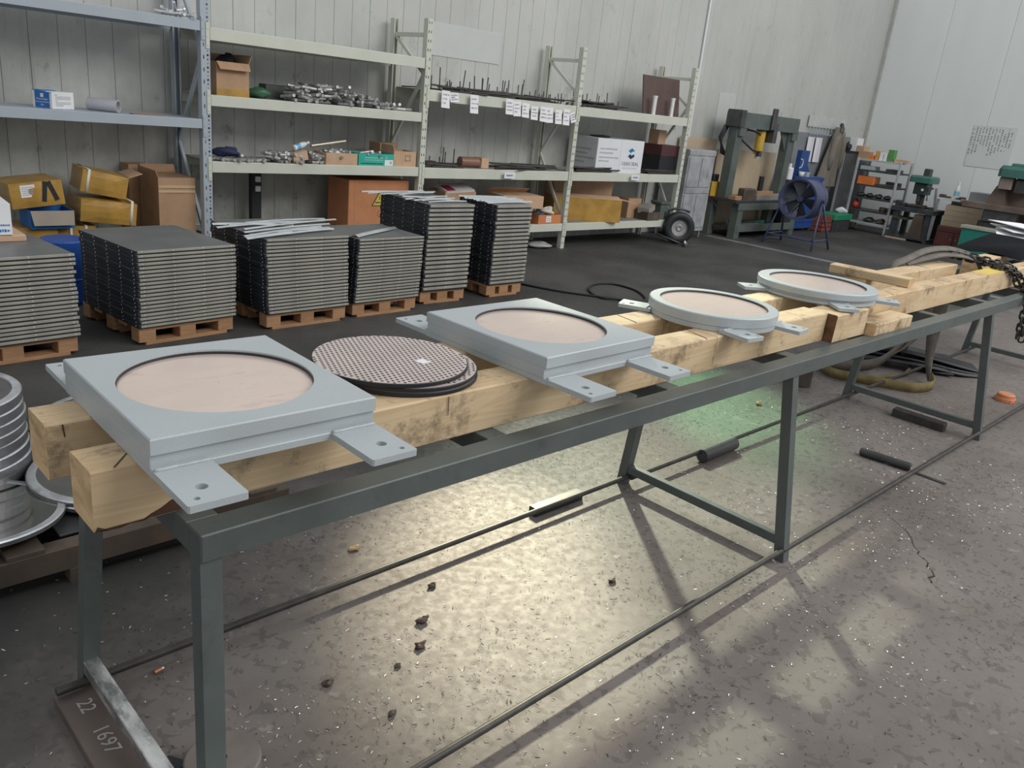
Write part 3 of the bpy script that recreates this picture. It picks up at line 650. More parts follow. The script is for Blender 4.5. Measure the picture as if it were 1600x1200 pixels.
# ================================================================== THINGS ON THE RACKS
m_tapeclear = M('clear_tape', (.62, .45, .28), .15)
m_strap = M('pale_strapping', (.70, .67, .60), .5)
def carton(cx, cy, z, w, d, h, label, mat=None, rz=0, rot=None, open_=False, flaps=(), tape=True, name='carton', grp=None, sag=0, cat='box', floor_=True):
    t = T(name, label, cat, (cx, cy, z), rz, grp, rot); mat = mat or m_card; k = .004
    b = MB()
    if open_:
        b.box(-w/2, w/2, -d/2, d/2, 0, k)
        b.box(-w/2, w/2, -d/2, -d/2+k, k, h); b.box(-w/2, w/2, d/2-k, d/2, k, h); b.box(-w/2, -w/2+k, -d/2+k, d/2-k, k, h); b.box(w/2-k, w/2, -d/2+k, d/2-k, k, h)
    else:
        # slightly dented closed body
        n = 4
        def pt(u, v, s_):
            a = sag*math.sin(PI*u)*math.sin(PI*v)
            return a
        def face(P0, A, B, N):
            P0, A, B, N = map(Vector, (P0, A, B, N))
            b.grid(lambda u, v: P0+A*u+B*v-N*(sag*math.sin(PI*u)*math.sin(PI*v)+ (U(-1, 1)*sag*.25 if 0 < u < 1 and 0 < v < 1 else 0)), n, n, smooth=sag > 0)
        face((-w/2, -d/2, 0), (w, 0, 0), (0, 0, h), (0, -1, 0)); face((w/2, d/2, 0), (-w, 0, 0), (0, 0, h), (0, 1, 0))
        face((w/2, -d/2, 0), (0, d, 0), (0, 0, h), (1, 0, 0)); face((-w/2, d/2, 0), (0, -d, 0), (0, 0, h), (-1, 0, 0))
        face((-w/2, -d/2, h), (w, 0, 0), (0, d, 0), (0, 0, 1)); b.box(-w/2, w/2, -d/2, d/2, 0, .001)
    b.build('body', mat, t, fix=not open_)
    for side, ln, ang in flaps:      # side: l r f b ; ang from vertical outward
        a = R(ang); s, c = math.sin(a)*ln, math.cos(a)*ln
        if side == 'f': vs = [(-w/2, -d/2, h), (w/2, -d/2, h), (w/2-.01, -d/2-s, h+c), (-w/2+.01, -d/2-s, h+c)]; nn = Vector((0, c, s))
        if side == 'b': vs = [(w/2, d/2, h), (-w/2, d/2, h), (-w/2+.01, d/2+s, h+c), (w/2-.01, d/2+s, h+c)]; nn = Vector((0, -c, s))
        if side == 'l': vs = [(-w/2, d/2, h), (-w/2, -d/2, h), (-w/2-s, -d/2+.01, h+c), (-w/2-s, d/2-.01, h+c)]; nn = Vector((c, 0, s))
        if side == 'r': vs = [(w/2, -d/2, h), (w/2, d/2, h), (w/2+s, d/2-.01, h+c), (w/2+s, -d/2+.01, h+c)]; nn = Vector((-c, 0, s))
        nn = nn.normalized()*.004; vs = [Vector(v) for v in vs]; vv = vs+[v+nn for v in vs]
        MB().add(vv, ((0,3,2,1),(4,5,6,7),(0,1,5,4),(1,2,6,5),(2,3,7,6),(3,0,4,7))).build('flap', m_card2 if mat is m_tape else mat, t, fix=True)
    if tape and not open_: MB().box(-w/2-.0008, w/2+.0008, -.022, .022, h-.0002 - (sag if sag else 0)*0, h+.0008).build('tape', m_tapeclear, t)
    return t
def lines(t, mat, X, rows, name='lettering'):                            # rows of short print marks: (y, x0, x1, height)
    b = MB()
    for (yy, x0, x1, hh) in rows:
        x = x0
        while x < x1:
            wd = hh*U(.35, .8); b.box(x, min(x+wd, x1), yy-hh/2*U(.6, 1), yy+hh/2*U(.6, 1), 0, .0006, X=X); x += wd+hh*.22
    o = b.build(name, mat, t); o['kind'] = 'stuff'; return o
def front(cx=0, cy=0, z=0): return Matrix.Translation((cx, cy, z)) @ Matrix.Rotation(R(90), 4, 'X')     # drawing plane facing -y
def leftf(cx=0, cy=0, z=0): return Matrix.Translation((cx, cy, z)) @ Matrix.Rotation(R(-90), 4, 'Z') @ Matrix.Rotation(R(90), 4, 'X')   # facing -x

# --- blue grey rack: carton and tube on its shelf, bolts on top
t = T('adhesive_carton', 'small white carton with a blue label on the shelf of the blue grey rack', 'box', (1.815, 6.34, 1.1525), R(33))
MB().bbox(-.10, .10, -.075, .075, 0, .108, .002).build('body', m_white, t)
MB().box(-.1012, -.0998, -.056, .056, .002, .1085).build('blue_label', m_blueprint, t)
XL = leftf(-.1014, 0, 0)
MB().box(-.012, .012, .068, .092, 0, .0006, X=XL).build('emblem', m_white, t)
text('Photovoltaic', .017, XL @ Matrix.Translation((0, .056, 0)), m_white, t); text('Construction Adhesive', .0115, XL @ Matrix.Translation((0, .038, 0)), m_white, t); text('50pc', .014, XL @ Matrix.Translation((0, .02, 0)), m_white, t)
XFc = front(0, -.0752, 0)
m_greyink = M('grey_print', (.42, .43, .45), .7)
lines(t, m_greyink, XFc, [(.088, -.075, -.05, .006)] + [(.078-.006*i, -.07, .07, .0032) for i in range(4)] + [(.05, -.075, -.05, .006)] + [(.042-.006*i, -.07, .07 if i < 3 else 0, .0032) for i in range(5)])
MB().bbox(-.1005, .05, .02, .0755, .108, .112, .001).build('lid_flap', m_blueprint, t)
MB().add([(-.1, -.075, .108), (-.1, -.05, .108), (-.128, -.052, .104), (-.128, -.075, .104), (-.1, -.075, .1095), (-.1, -.05, .1095), (-.128, -.052, .1055), (-.128, -.075, .1055)], ((0,3,2,1),(4,5,6,7),(0,1,5,4),(1,2,6,5),(2,3,7,6),(3,0,4,7))).build('flap', m_white, t)
b = MB(); Xt = XF((2.07, 6.40, 1.1955), rz=R(-50))
b.lathe([(.035, 0), (.042, 0), (.042, .21), (.035, .21), (.035, 0)], 24, X=Matrix.Translation((2.06, 6.42, 1.1948)) @ Matrix.Rotation(R(-44), 4, 'Z') @ Matrix.Rotation(R(90), 4, 'Y'), smooth=False)
tag(b.build('plastic_pipe', M('grey_pipe', (.50, .50, .54), .45), fix=True), 'short grey plastic pipe lying on the shelf beside the blue labelled carton', 'pipe')
MB_rod = None
tag(MB().bbox(2.28, 2.52, 6.20, 6.27, 1.1525, 1.157, .001).build('wooden_lath', m_pallet), 'thin flat wooden lath on the shelf to the right of the grey pipe', 'lath')
def stud_mesh(l, r, n=8, name='steel_stud', mat=None):
    b = MB(); b.cyl((-l/2, 0, 0), (l/2, 0, 0), r, n=n); return b.mesh(name, mat or m_stud)
sm = stud_mesh(.13, .013)
def bolt_obj(loc, rot, label, grp):
    t = T('bolt', label, 'bolt', loc, 0, grp, rot); MB().cyl((-.05, 0, 0), (.05, 0, 0), .011, n=10).build('shank', m_alu, t); MB().cyl((.05, 0, 0), (.064, 0, 0), .02, n=6).build('head', m_alu, t); return t
p0 = None
for i, (x, y, z, a, bb) in enumerate([(2.50, 6.22, 1.852, 20, 0), (2.58, 6.20, 1.85, -35, 0), (2.66, 6.21, 1.85, 80, 0), (2.54, 6.24, 1.872, 50, 12), (2.62, 6.23, 1.872, -10, -14), (2.57, 6.26, 1.85, 5, 0), (2.60, 6.20, 1.892, 60, 35), (2.69, 6.20, 1.85, -60, 0)]):
    rot = (0, R(bb), R(a))
    if p0 is None: p0 = bolt_obj((x, y, z), rot, 'bright bolt in the small heap on the top beam of the blue grey rack', 'bolts on the blue grey rack')
    else: c = copy_tree(p0); c.location = (x, y, z); c.rotation_euler = rot

# --- left pile of yellow taped parcels behind the stacks
def straps(t, w, d, h, xs):
    for x in xs:
        q = [(x, -d/2-.003, 0), (x, -d/2-.003, h*.5), (x, -d/2-.003, h+.003), (x, 0, h+.003), (x, d/2+.003, h+.003)]
        MB().ribbon(q, (.018, 0, 0), .002).build('strap', m_strap, t)
c = carton(1.60, 6.36, .2025, .27, .34, .17, 'yellow taped parcel at the bottom of the pile, partly behind the leftmost stack', m_tape, sag=.004, tape=False)
c = carton(1.87, 6.40, .2025, .25, .34, .17, 'yellow taped parcel at the bottom of the pile with pale straps', m_tape, sag=.004, tape=False); straps(c, .25, .34, .17, (-.04, .06))
c = carton(2.08, 6.36, .394, .37, .36, .155, 'yellow taped parcel second from top on the right of the pile', m_tape, rot=(0, R(6), R(-4)), sag=-.012, tape=False); straps(c, .37, .36, .17, (.15,))
c = carton(2.07, 6.38, .588, .30, .34, .155, 'topmost yellow taped parcel with torn open flap on the right of the pile', m_tape, rot=(0, R(11), R(-6)), sag=-.008, flaps=(('r', .10, 62),), tape=False); straps(c, .30, .34, .155, (-.11,))
c = carton(1.63, 6.37, .515, .33, .34, .165, 'yellow taped parcel with a white shipping label and dark tape, upper left of the pile', m_tape, rot=(0, R(-6), R(3)), sag=-.006, tape=False)
MB().box(-.10, -.01, -.1745, -.173, .07, .15).build('shipping_label', m_paper, c); lines(c, m_greyink, front(-.10, -.1747, .07), [(.065-.012*i, .008, .08, .006) for i in range(5)])
for x, rz in ((.045, .2), (.10, -.3)): MB().box(-.015, .015, -.1755, -.173, -.06, .075, X=Matrix.Translation((x, 0, .09)) @ Matrix.Rotation(rz, 4, 'Y')).build('dark_tape', m_black, c)
t = carton(1.70, 6.28, .374, .27, .26, .12, 'blue box with a folded grey brown lid flap in the middle of the yellow parcels', m_blueprint, open_=True, flaps=(('f', .10, 162),))
t.children[-1].data.materials[0] = M('brown_flap', (.33, .28, .23), .8)
c = carton(2.60, 6.44, .0005, .28, .36, .71, 'tall dented brown carton standing left of the blue grey rack post', m_card, sag=.008, tape=False, flaps=(('b', .06, 10), ('l', .05, 15)))
for z in (.60, .635): MB().box(-.14, .14, -.1835, -.18, z, z+.018).build('tape', m_tapeclear, c)
c = carton(2.47, 6.72, .0005, .16, .15, .76, 'second brown carton half hidden behind the tall dented carton', m_card, tape=False)
c = carton(1.15, 6.2, .54, .52, .3, .16, 'white carton with blue print at the left edge above the leftmost stack', m_white, tape=False)
lines(c, m_blueprint, front(0, -.1505, 0), [(.022, .12, .25, .016), (.05, .16, .25, .012)])
c.location = (.895, 5.02, .585); c.rotation_euler = (0, 0, R(-4))
tag(MB().bbox(.70, 1.21, 4.86, 5.14, .5495, .584, .01).build('cardboard_sheet', m_card2), 'pale folded cardboard under the white carton on the leftmost stack', 'cardboard')
# blue drum in the gap between the two left stacks
b = MB(); b.lathe([(0, 0), (.13, 0), (.135, .02), (.13, .16), (.136, .165), (.13, .17), (.135, .40), (.128, .41), (.0, .405)], 28, c=(1.60, 5.62, 0)); o = b.build('blue_drum', M('blue_drum_plastic', (.02, .09, .38), .4)); tag(o, 'blue plastic drum in the gap between the two leftmost stacks', 'drum')
# shelf boards carrying the parcels
t = T('low_bench', 'low steel bench under the yellow parcels behind the leftmost stacks', 'bench', (1.6, 6.4, 0))
MB().bbox(-.75, .65, -.22, .28, .17, .20, .004).build('top', m_darksteel, t)
for px in (-.7, .58):
    for py in (-.18, .22): MB().bbox(px, px+.04, py, py+.04, 0, .17, .003).build('leg', m_darksteel, t)

# --- bay two, upper shelf
c = carton(3.04, 6.40, 1.3285, .26, .34, .24, 'crumpled open carton at the left end of the upper shelf, black bag inside', m_card, open_=True, flaps=(('f', .07, 140), ('r', .07, 25), ('b', .06, 10)))
MB().box(-.131, .131, -.1715, -.169, .0, .05).build('yellow_tape', m_tape, c)
def blob(name, label, cat, loc, s, mat, n=10, amp=.25, seed=1, parent=None, grp=None):
    rnd = random.Random(seed); ph = [(rnd.uniform(1, 4), rnd.uniform(1, 4), rnd.uniform(0, 6)) for _ in range(5)]; b = MB(); vs = []; fs = []
    for i in range(n+1):
        for j in range(2*n):
            th = PI*i/n; p = PI*j/n; r = 1+amp*sum(math.sin(a*th+c_)*math.cos(round(b_)*p+c_) for a, b_, c_ in ph)/2.5
            vs.append((s[0]*r*math.sin(th)*math.cos(p), s[1]*r*math.sin(th)*math.sin(p), s[2]*(1+max(-.96, r*math.cos(th)))))
    for i in range(n):
        for j in range(2*n): fs.append((i*2*n+j, (i+1)*2*n+j, (i+1)*2*n+(j+1) % (2*n), i*2*n+(j+1) % (2*n)))
    b.add(vs, fs, 0, True)
    if parent is not None: return b.build(name, mat, parent, fix=True)
    lo = min(v[2] for v in b.v); b.v = [(v[0]+loc[0], v[1]+loc[1], v[2]-lo+loc[2]) for v in b.v]
    return tag(b.build(name, mat, fix=True), label, cat, grp)
o = blob('plastic_bag', 'black crumpled plastic bag sticking out of the carton on the upper shelf', 'bag', (3.07, 6.42, 1.40), (.10, .13, .11), m_black, seed=3)
blob('plastic_bundle', 'crumpled green plastic wrap on the upper shelf right of the carton', 'bag', (3.31, 6.36, 1.3285), (.10, .10, .04), M('green_plastic', (.06, .16, .09), .3), seed=4)
def pile(n, xs, y0, y1, zf, label, grp, mesh, rmin=0, spread=.5, name='steel_stud', cat='stud', r=.014):
    for i in range(n):
        u = U(0, 1); x = xs[0]+(xs[1]-xs[0])*u; top = zf(x)
        lv = int(U(0, max(1, top/(2*r)))); z = r+.0005+lv*2*r*.86
        a = random.choice((U(-.35, .35)+PI/2, U(-1.2, 1.2))) if U(0, 1) < .75 else U(0, PI)
        y = y0+(y1-y0)*U(0, 1)+lv*.006
        o = bpy.data.objects.new(name, mesh); COL.objects.link(o); o.location = (x, y, zbase+z); o.rotation_euler = (0, U(-.12, .22) if lv else 0, a); tag(o, label, cat, grp)
zbase = 1.3285
pile(150, (3.50, 4.70), 6.20, 6.38, lambda x: .15*max(0, 1-abs(x-3.85)/.75)+.035, 'short dull metal stud in the big heap on the upper shelf', 'studs heaped on the upper shelf', sm, r=.0145)
tag(MB().bbox(3.45, 3.95, 6.50, 6.62, 1.3285, 1.44, .006).build('dark_board_pack', m_darksteel), 'dark pack of flat bars behind the stud heap on the upper shelf', 'bars')
# --- bay two, middle shelf
zbase = .8475
blob('blue_cloth', 'crumpled dark blue cloth at the left end of the middle shelf', 'cloth', (3.02, 6.33, .875), (.11, .10, .035), M('navy_cloth', (.03, .04, .10), .9), seed=6)
pile(46, (2.88, 3.32), 6.19, 6.30, lambda x: .03, 'short dull metal stud under the blue cloth on the middle shelf', 'studs at the left of the middle shelf', sm, r=.0145)
pile(44, (3.36, 3.60), 6.19, 6.32, lambda x: .085, 'short dull metal stud in the middle heap left of the tilted little carton', 'studs in the middle of the middle shelf', sm, r=.0145)
pile(26, (3.70, 3.81), 6.19, 6.34, lambda x: .10, 'short dull metal stud leaning between the two small cartons of the middle shelf', 'studs between the cartons', sm, r=.0145)
c = carton(3.605, 6.24, .868, .135, .12, .075, 'tilted little brown carton among the studs of the middle shelf', m_card2, rot=(0, R(-14), 0), tape=False)
b = MB(); Xb = Matrix.Translation((3.57, 6.22, .985)) @ Matrix.Rotation(R(8), 4, 'Z') @ Matrix.Rotation(R(72), 4, 'Y')
t = T('water_bottle', 'clear water bottle with blue label lying on the tilted little carton', 'bottle', (3.565, 6.24, .965), 0, None, (0, R(72), R(8)))
m_pet = M('clear_pet', (.72, .77, .80), .15, var=.05)
MB().lathe([(0, 0), (.028, 0), (.031, .01), (.031, .12), (.026, .145), (.012, .175), (.012, .185), (0, .185)], 18, smooth=True).build('body', m_pet, t)
MB().lathe([(.0316, .03), (.0316, .08)], 18).build('blue_label', M('light_blue_label', (.15, .42, .75), .4), t); MB().lathe([(.015, .183), (.016, .185), (.016, .203), (0, .204)], 14).build('cap', m_white, t); t.scale = (.78, .78, .78)
b = MB(); b.cyl((3.76, 6.30, .985), (4.12, 6.34, 1.035), .0155, n=14); tag(b.build('bright_tube', M('brushed_tube', (.70, .64, .52), .3, .8)), 'long bright metal tube lying across the open carton of studs', 'tube')
def tray(cx, cy, z, w, d, h, label, mat, n, glabel, grp):
    c = carton(cx, cy, z, w, d, h, label, mat, open_=True)
    for i in range(n):
        o = bpy.data.objects.new('steel_stud', sm); COL.objects.link(o); o.location = (cx+U(-w/2+.07, w/2-.07), cy+U(-d/2+.04, d/2-.04), z+h-.03+U(-.005, .035)); o.rotation_euler = (0, U(-.2, .3), U(-.3, .3)+random.choice((0, PI/2))*(w > .3)); tag(o, glabel, 'stud', grp)
    return c
tray(3.985, 6.27, .8475, .31, .20, .10, 'open brown carton full of studs under the bright tube', m_card2, 22, 'metal stud in the open brown carton on the middle shelf', 'studs in the brown carton')
c = tray(4.345, 6.28, .8475, .375, .20, .105, 'teal green open carton with a white sticker on the middle shelf', m_teal, 14, 'metal stud in the teal carton', 'studs in the teal carton')
MB().box(.09, .18, -.1015, -.1, .005, .055).build('sticker', m_white, c); lines(c, M('pale_teal_print', (.30, .66, .56), .6), front(0, -.1006, 0), [(.07, -.12, .07, .012), (.05, -.12, .07, .009)]); lines(c, m_ink, front(0, -.1012, 0), [(.02, -.16, .07, .010)]); MB().box(.145, .168, -.102, -.1015, .02, .043).build('print_mark', m_greyink, c)
c = carton(4.665, 6.29, .8475, .25, .2, .135, 'brown carton with open top at the right end of the middle shelf', m_card2, open_=True, flaps=(('l', .05, 10),)); b = MB()
for a in ((-.03, .03, .05, .056), (-.03, .03, .094, .1), (-.03, -.024, .05, .1), (.024, .03, .05, .1)): b.box(a[0]+.03, a[1]+.03, -.1012, -.1, a[2], a[3])
b.build('print_mark', M('brown_print', (.3, .16, .09), .8), c)
tag(MB().bbox(4.55, 4.75, 6.42, 6.60, .8475, 1.03, .004).build('brown_carton', m_card), 'dark brown carton at the back behind the teal carton', 'box')
# --- bay two, bottom
t = T('warning_carton', 'large orange brown carton with a yellow warning triangle behind the low stacks', 'box', (4.46, 6.45, .2815), 0)
MB().bbox(-.33, .33, -.18, .16, 0, .43, .004).build('body', M('orange_cardboard', (.52, .22, .10), .75, var=.12), t)
MB().box(-.265, -.258, -.182, -.179, .0, .43).build('seam', m_card, t)
tri = lambda s: [(-s, 0), (s, 0), (0, s*1.6)]
MB().plate(tri(.085), [], 0, .001, X=front(.0, -.1805, .20)).build('warning_border', m_ink, t); MB().plate(tri(.07), [], 0, .001, X=front(.0, -.1818, .207)).build('warning_triangle', M('warning_yellow', (.62, .50, .06), .6), t)
MB().box(-.004, .004, .05, .085, 0, .0008, X=front(.0, -.183, .207)).build('warning_mark', m_ink, t); lines(t, m_ink, front(.0, -.183, .207), [(.026, -.045, .05, .016)])
MB().lathe([(.03, 0), (.034, 0), (.034, .001), (.03, .001)], 20, X=front(.02, -.1805, .13)).build('print_mark', m_darkend, t)
t = T('wall_socket_post', 'black post with two pale sockets under the cream rack, in front of the wall', 'post', (3.44, 6.66, .2815))
MB().bbox(-.045, .045, -.03, .03, 0, .48, .004).build('post', m_black, t)
for z in (.28, .36): MB().bbox(-.018, .028, -.05, -.03, z, z+.045, .003).build('socket', m_white, t)

# --- bay three: bent anchor rods standing on the upper shelf
def lrod(h, l):
    b = MB(); b.tube([(0, l, .006), (0, l*.5, .006), (0, .012, .006), (0, .003, .010), (0, 0, .02), (0, 0, h)], .0055, 6); return b.mesh('bent_rod', m_rod)
lm = [lrod(U(.10, .19), U(.25, .35)) for _ in range(6)]
for i in range(34):
    x = 4.92+1.9*(i/33)+U(-.03, .03)
    o = bpy.data.objects.new('bent_rod', lm[i % 6]); COL.objects.link(o); o.location = (x, 6.22+U(0, .12), 1.5325+U(0, .012)); o.rotation_euler = (U(-.06, .06), U(-.10, .10), U(-.2, .2)); o.scale = (1, 1, U(.45, 1.15) if i < 24 else U(.3, .7)); tag(o, 'thin dark bent rod standing up on the upper shelf of the middle bay', 'rod', 'bent rods on the upper shelf')
rm = MB().cyl((-.28, 0, 0), (.28, 0, 0), .008, n=7).mesh('steel_rod', m_rod)
def rods(n, x0, x1, y0, y1, z, lab, grp, a=.25, lay=2, sc=1.0):
    for i in range(n):
        o = bpy.data.objects.new('steel_rod', rm); COL.objects.link(o); k = i % lay
        o.location = (U(x0, x1), y0+(y1-y0)*((i+.5)/n), z+.0085+k*.016); o.rotation_euler = (0, U(-.02, .02)*k, U(-a, a)); o.scale = (sc, 1, 1); tag(o, lab, 'rod', grp)
rods(46, 5.25, 6.55, 6.17, 6.36, 1.533, 'thin dark rod lying in the flat heap on the upper shelf of the middle bay', 'flat rods on the upper shelf', .18, 3)
rods(22, 6.0, 6.6, 6.19, 6.42, .8465, 'thin dark rod lying on the middle shelf of the middle bay', 'flat rods on the middle shelf', .3, 3)
rods(14, 5.05, 5.35, 6.2, 6.5, .8465, 'thin dark rod lying at the left of the middle shelf beside the brown roll', 'flat rods beside the roll', .3, 2, .7)
for i in range(8):
    o = bpy.data.objects.new('bent_rod', lm[i % 6]); COL.objects.link(o); o.location = (4.93+i*.055+U(-.02, .02), 6.28+U(0, .1), .8470); o.rotation_euler = (U(-.05, .05), U(-.05, .05), U(-.3, .3)); o.scale = (1, 1, U(.5, 1.3)); tag(o, 'dark bent rod standing at the left end of the middle shelf of the middle bay', 'rod', 'bent rods on the middle shelf')
t = T('wrapped_roll', 'brown paper wrapped roll with a square end on the middle shelf of the middle bay', 'roll', (5.60, 6.32, .8475))
b = MB(); b.cyl((-.15, .02, .05), (.07, .0, .05), .05, n=14); b.build('roll', M('wrapped_brown', (.25, .13, .09), .3), t); MB().bbox(.07, .17, -.06, .06, 0, .10, .003).build('end_box', m_card2, t)
# paper tags along the beam
def ptag(x, z0, w, h, rz, label, grp=None, curl=.01):
    t = T('paper_tag', label, 'tag', (x, 6.1245, z0), 0, grp, (0, rz, 0)); n = 5; b = MB()
    f = lambda v: -.003 - curl*(1-v)**2
    vs = []; 
    for i in range(n+1):
        v = i/n; vs += [(-w/2+U(-.002, .002), f(v), v*h), (w/2+U(-.002, .002), f(v)-.003*(1-v), v*h), (w/2, f(v)+.0007-.003*(1-v), v*h), (-w/2, f(v)+.0007, v*h)]
    fs = [(i*4+k, i*4+(k+1) % 4, i*4+4+(k+1) % 4, i*4+4+k) for i in range(n) for k in range(4)] + [(3, 2, 1, 0), (n*4, n*4+1, n*4+2, n*4+3)]
    b.add(vs, fs).build('sheet', m_paper, t, fix=True); b = MB()
    for r in range(3):
        x0 = -w*.35
        zz = h*(.78-.24*r)
        for q in range(random.randint(2, 4)):
            wd = U(.008, .018); yy = f(zz/h)-.005-.003*(1-zz/h); b.box(x0, x0+wd, yy, yy+.0006, zz-U(.003, .008), zz+U(.003, .008)); x0 += wd+U(.004, .01)
    b.build('handwriting', m_greyink, t)
    return t
ptag(5.03, 1.39, .095, .15, .04, 'handwritten paper tag at the left end of the upper beam, its lower corner curled'); ptag(5.14, 1.45, .10, .075, -.12, 'small crumpled paper tag second from left on the upper beam'); ptag(5.385, 1.365, .10, .165, .0, 'long paper tag hanging alone on the upper beam of the middle bay')
for i, (x, z, h) in enumerate([(5.845, 1.385, .14), (5.955, 1.375, .14), (6.07, 1.37, .135), (6.20, 1.355, .13), (6.33, 1.345, .145), (6.43, 1.34, .15), (6.565, 1.335, .14), (6.685, 1.33, .16)]):
    ptag(x, z, .098, h, U(-.08, .08), 'handwritten paper tag, %s from left in the row of eight on the upper beam' % ['first', 'second', 'third', 'fourth', 'fifth', 'sixth', 'seventh', 'eighth'][i], 'paper tags in a row on the upper beam')
ptag(6.80, 1.365, .07, .10, -.3, 'small tilted paper tag last in the row beside the cream post')
# beam labels
for x, nm, z in ((5.945, 'middle cream bay', .768), (8.02, 'right cream bay', .775)):
    t = T('shelf_label', 'white printed label with dark characters on the middle beam of the %s' % nm, 'label', (x, 6.1245, z)); MB().box(-.075, .075, -.0015, 0, 0, .06).build('card', m_white, t)
    lines(t, m_blueprint, front(0, -.0017, 0), [(.03, -.045, .045, .022)])
# bottom shelf of bay three
t = carton(6.22, 6.30, .46, .52, .34, .13, 'flat brown carton with a raised lid flap on the bottom shelf of the middle bay', m_card2, rz=R(-8), flaps=(('b', .10, -60),), tape=False); MB().bbox(-.18, .0, -.1, .1, .133, .1345, .0005).build('inner_flap', m_card, t)
carton(6.25, 6.34, .2805, .30, .26, .178, 'brown carton under the flat carton with the raised flap', m_card, tape=False)
c = carton(6.665, 6.27, .2805, .36, .2, .10, 'orange carton holding white rags on the bottom shelf beside the cream post', M('orange_card', (.60, .22, .09), .7), open_=True); MB().box(-.06, .02, -.1015, -.1, .02, .085).build('sticker', m_white, c)
lines(c, m_greyink, front(0, -.1018, 0), [(.06, -.05, .01, .012), (.04, -.05, .01, .01)])
blob('rag_heap', 'crumpled whitish rags in the orange carton', 'rags', (6.72, 6.28, .36), (.10, .07, .045), M('dirty_white_rag', (.62, .60, .52), .9), seed=9); blob('dark_parts_heap', 'dark oily cloth in the orange carton beside the white rags', 'cloth', (6.58, 6.28, .355), (.08, .07, .025), m_darksteel, seed=12)
c = carton(5.42, 6.35, .62, .36, .2, .03, 'flat red and white packet lying on the brown parcel behind the tall stacks', M('white_packet', (.62, .60, .60), .35), rot=(R(14), R(-3), 0), tape=False); MB().box(-.16, -.05, -.08, .05, .0305, .0315).build('red_print', M('dark_red_print', (.28, .02, .05), .5), c)
carton(5.42, 6.38, .2805, .40, .26, .335, 'brown parcel under the red and white packet behind the tall stacks', m_card, tape=False)
blob('white_cloth', 'dirty white cloth dropped on the floor under the cream rack', 'cloth', (6.66, 6.30, .0), (.15, .12, .03), M('dirty_cloth', (.42, .42, .40), .9), seed=15)

# --- bay four
rods(40, 7.12, 7.55, 6.19, 6.42, 1.5325, 'dark flat bar in the tangled heap on the upper shelf of the right bay', 'dark bars on the upper right shelf', .4, 4, .8)
for i in range(9):
    o = bpy.data.objects.new('bent_rod', lm[i % 6]); COL.objects.link(o); o.location = (7.0+i*.085+U(-.02, .02), 6.26+U(0, .12), 1.5325); o.rotation_euler = (U(-.06, .06), U(-.08, .08), U(-.2, .2)); o.scale = (1, 1, U(.5, 1.0)); tag(o, 'dark bent rod standing on the upper shelf of the right bay', 'rod', 'bent rods on the upper right shelf')
t = T('brown_board', 'dark brown square board leaning on the right end of the upper cream shelf', 'board', (8.55, 6.30, 1.5335), 0, None, (R(-9), 0, 0)); MB().bbox(-.33, .40, 0, .02, 0, .44, .003).build('panel', M('oxide_brown', (.10, .062, .055), .55, var=.2, dirt=.4, dcol=(.22, .18, .16), dscale=4), t)
for x, nm in ((8.32, 'left'), (8.68, 'right')):
    b = MB(); b.cyl((x, 6.23, 1.5325), (x, 6.23, 1.72), .026, n=16); b.cyl((x, 6.23, 1.72), (x, 6.23, 1.745), .03, n=16); tag(b.build('bright_cylinder', M('bright_white_metal', (.80, .80, .80), .35, .4)), 'bright cylinder standing before the brown board, %s of the pair' % nm, 'cylinder')
t = T('white_carton', 'white carton printed USASI SEAL with blue emblem on the right cream bay', 'box', (7.80, 6.42, .8475), R(-6))
MB().bbox(-.38, .38, -.22, .22, 0, .372, .004).build('body', M('white_carton_board', (.74, .76, .80), .6, var=.04), t)
hx = M('hexagon_blue', (.02, .20, .42), .5); hn = M('hexagon_navy', (.01, .035, .09), .5)
X = front(.18, -.2205, 0)
text('USASI SEAL', .058, X @ Matrix.Translation((0, .105, 0)), m_ink, t); text('SEAL YOUR WORLD', .026, X @ Matrix.Translation((0, .055, 0)), m_greyink, t)
hexp = lambda r: [(r*math.cos(PI/6+i*PI/3), r*math.sin(PI/6+i*PI/3)) for i in range(6)]
q = hexp(.062)
MB().plate([q[1], q[2], (q[2][0]*.2, q[2][1]*.1), (q[0][0]*.1, .02), q[0]], [], 0, .0008, X=X @ Matrix.Translation((0, .225, 0))).build('emblem', hx, t); MB().plate([q[3], q[4], q[5], (q[5][0]*.9, q[5][1]*.1), (0, -.02), (q[3][0]*.3, .0)], [], 0, .0008, X=X @ Matrix.Translation((0, .222, 0))).build('emblem', hn, t)
lines(t, m_greyink, leftf(-.3805, 0, 0), [(.24, -.17, .12, .026), (.19, -.17, .06, .026), (.14, -.17, .18, .026), (.09, -.17, .02, .026)])
lines(t, m_greyink, front(0, -.2205, 0), [(.26, -.34, -.06, .022), (.215, -.34, -.12, .022), (.165, -.34, -.03, .022), (.125, -.34, -.18, .022)])
MB().box(-.001, .002, -.2208, -.22, .002, .37).build('seam', m_greyink, t)
blob('black_bag', 'black bag on top of the white printed carton', 'bag', (7.72, 6.48, 1.2205), (.16, .10, .012), m_black, seed=18)
carton(8.86, 6.42, .8475, .42, .3, .21, 'black lower carton at the right end of the middle cream shelf', m_black, tape=False); carton(8.87, 6.42, 1.058, .42, .3, .13, 'dark red carton stacked on the black one beside the white printed carton', M('dark_red_card', (.085, .028, .032), .6), tape=False)
tag(MB().bbox(8.82, 8.98, 6.46, 6.62, 1.189, 1.36, .004).build('pale_block', m_card2), 'pale brown box standing on the dark red carton', 'box')
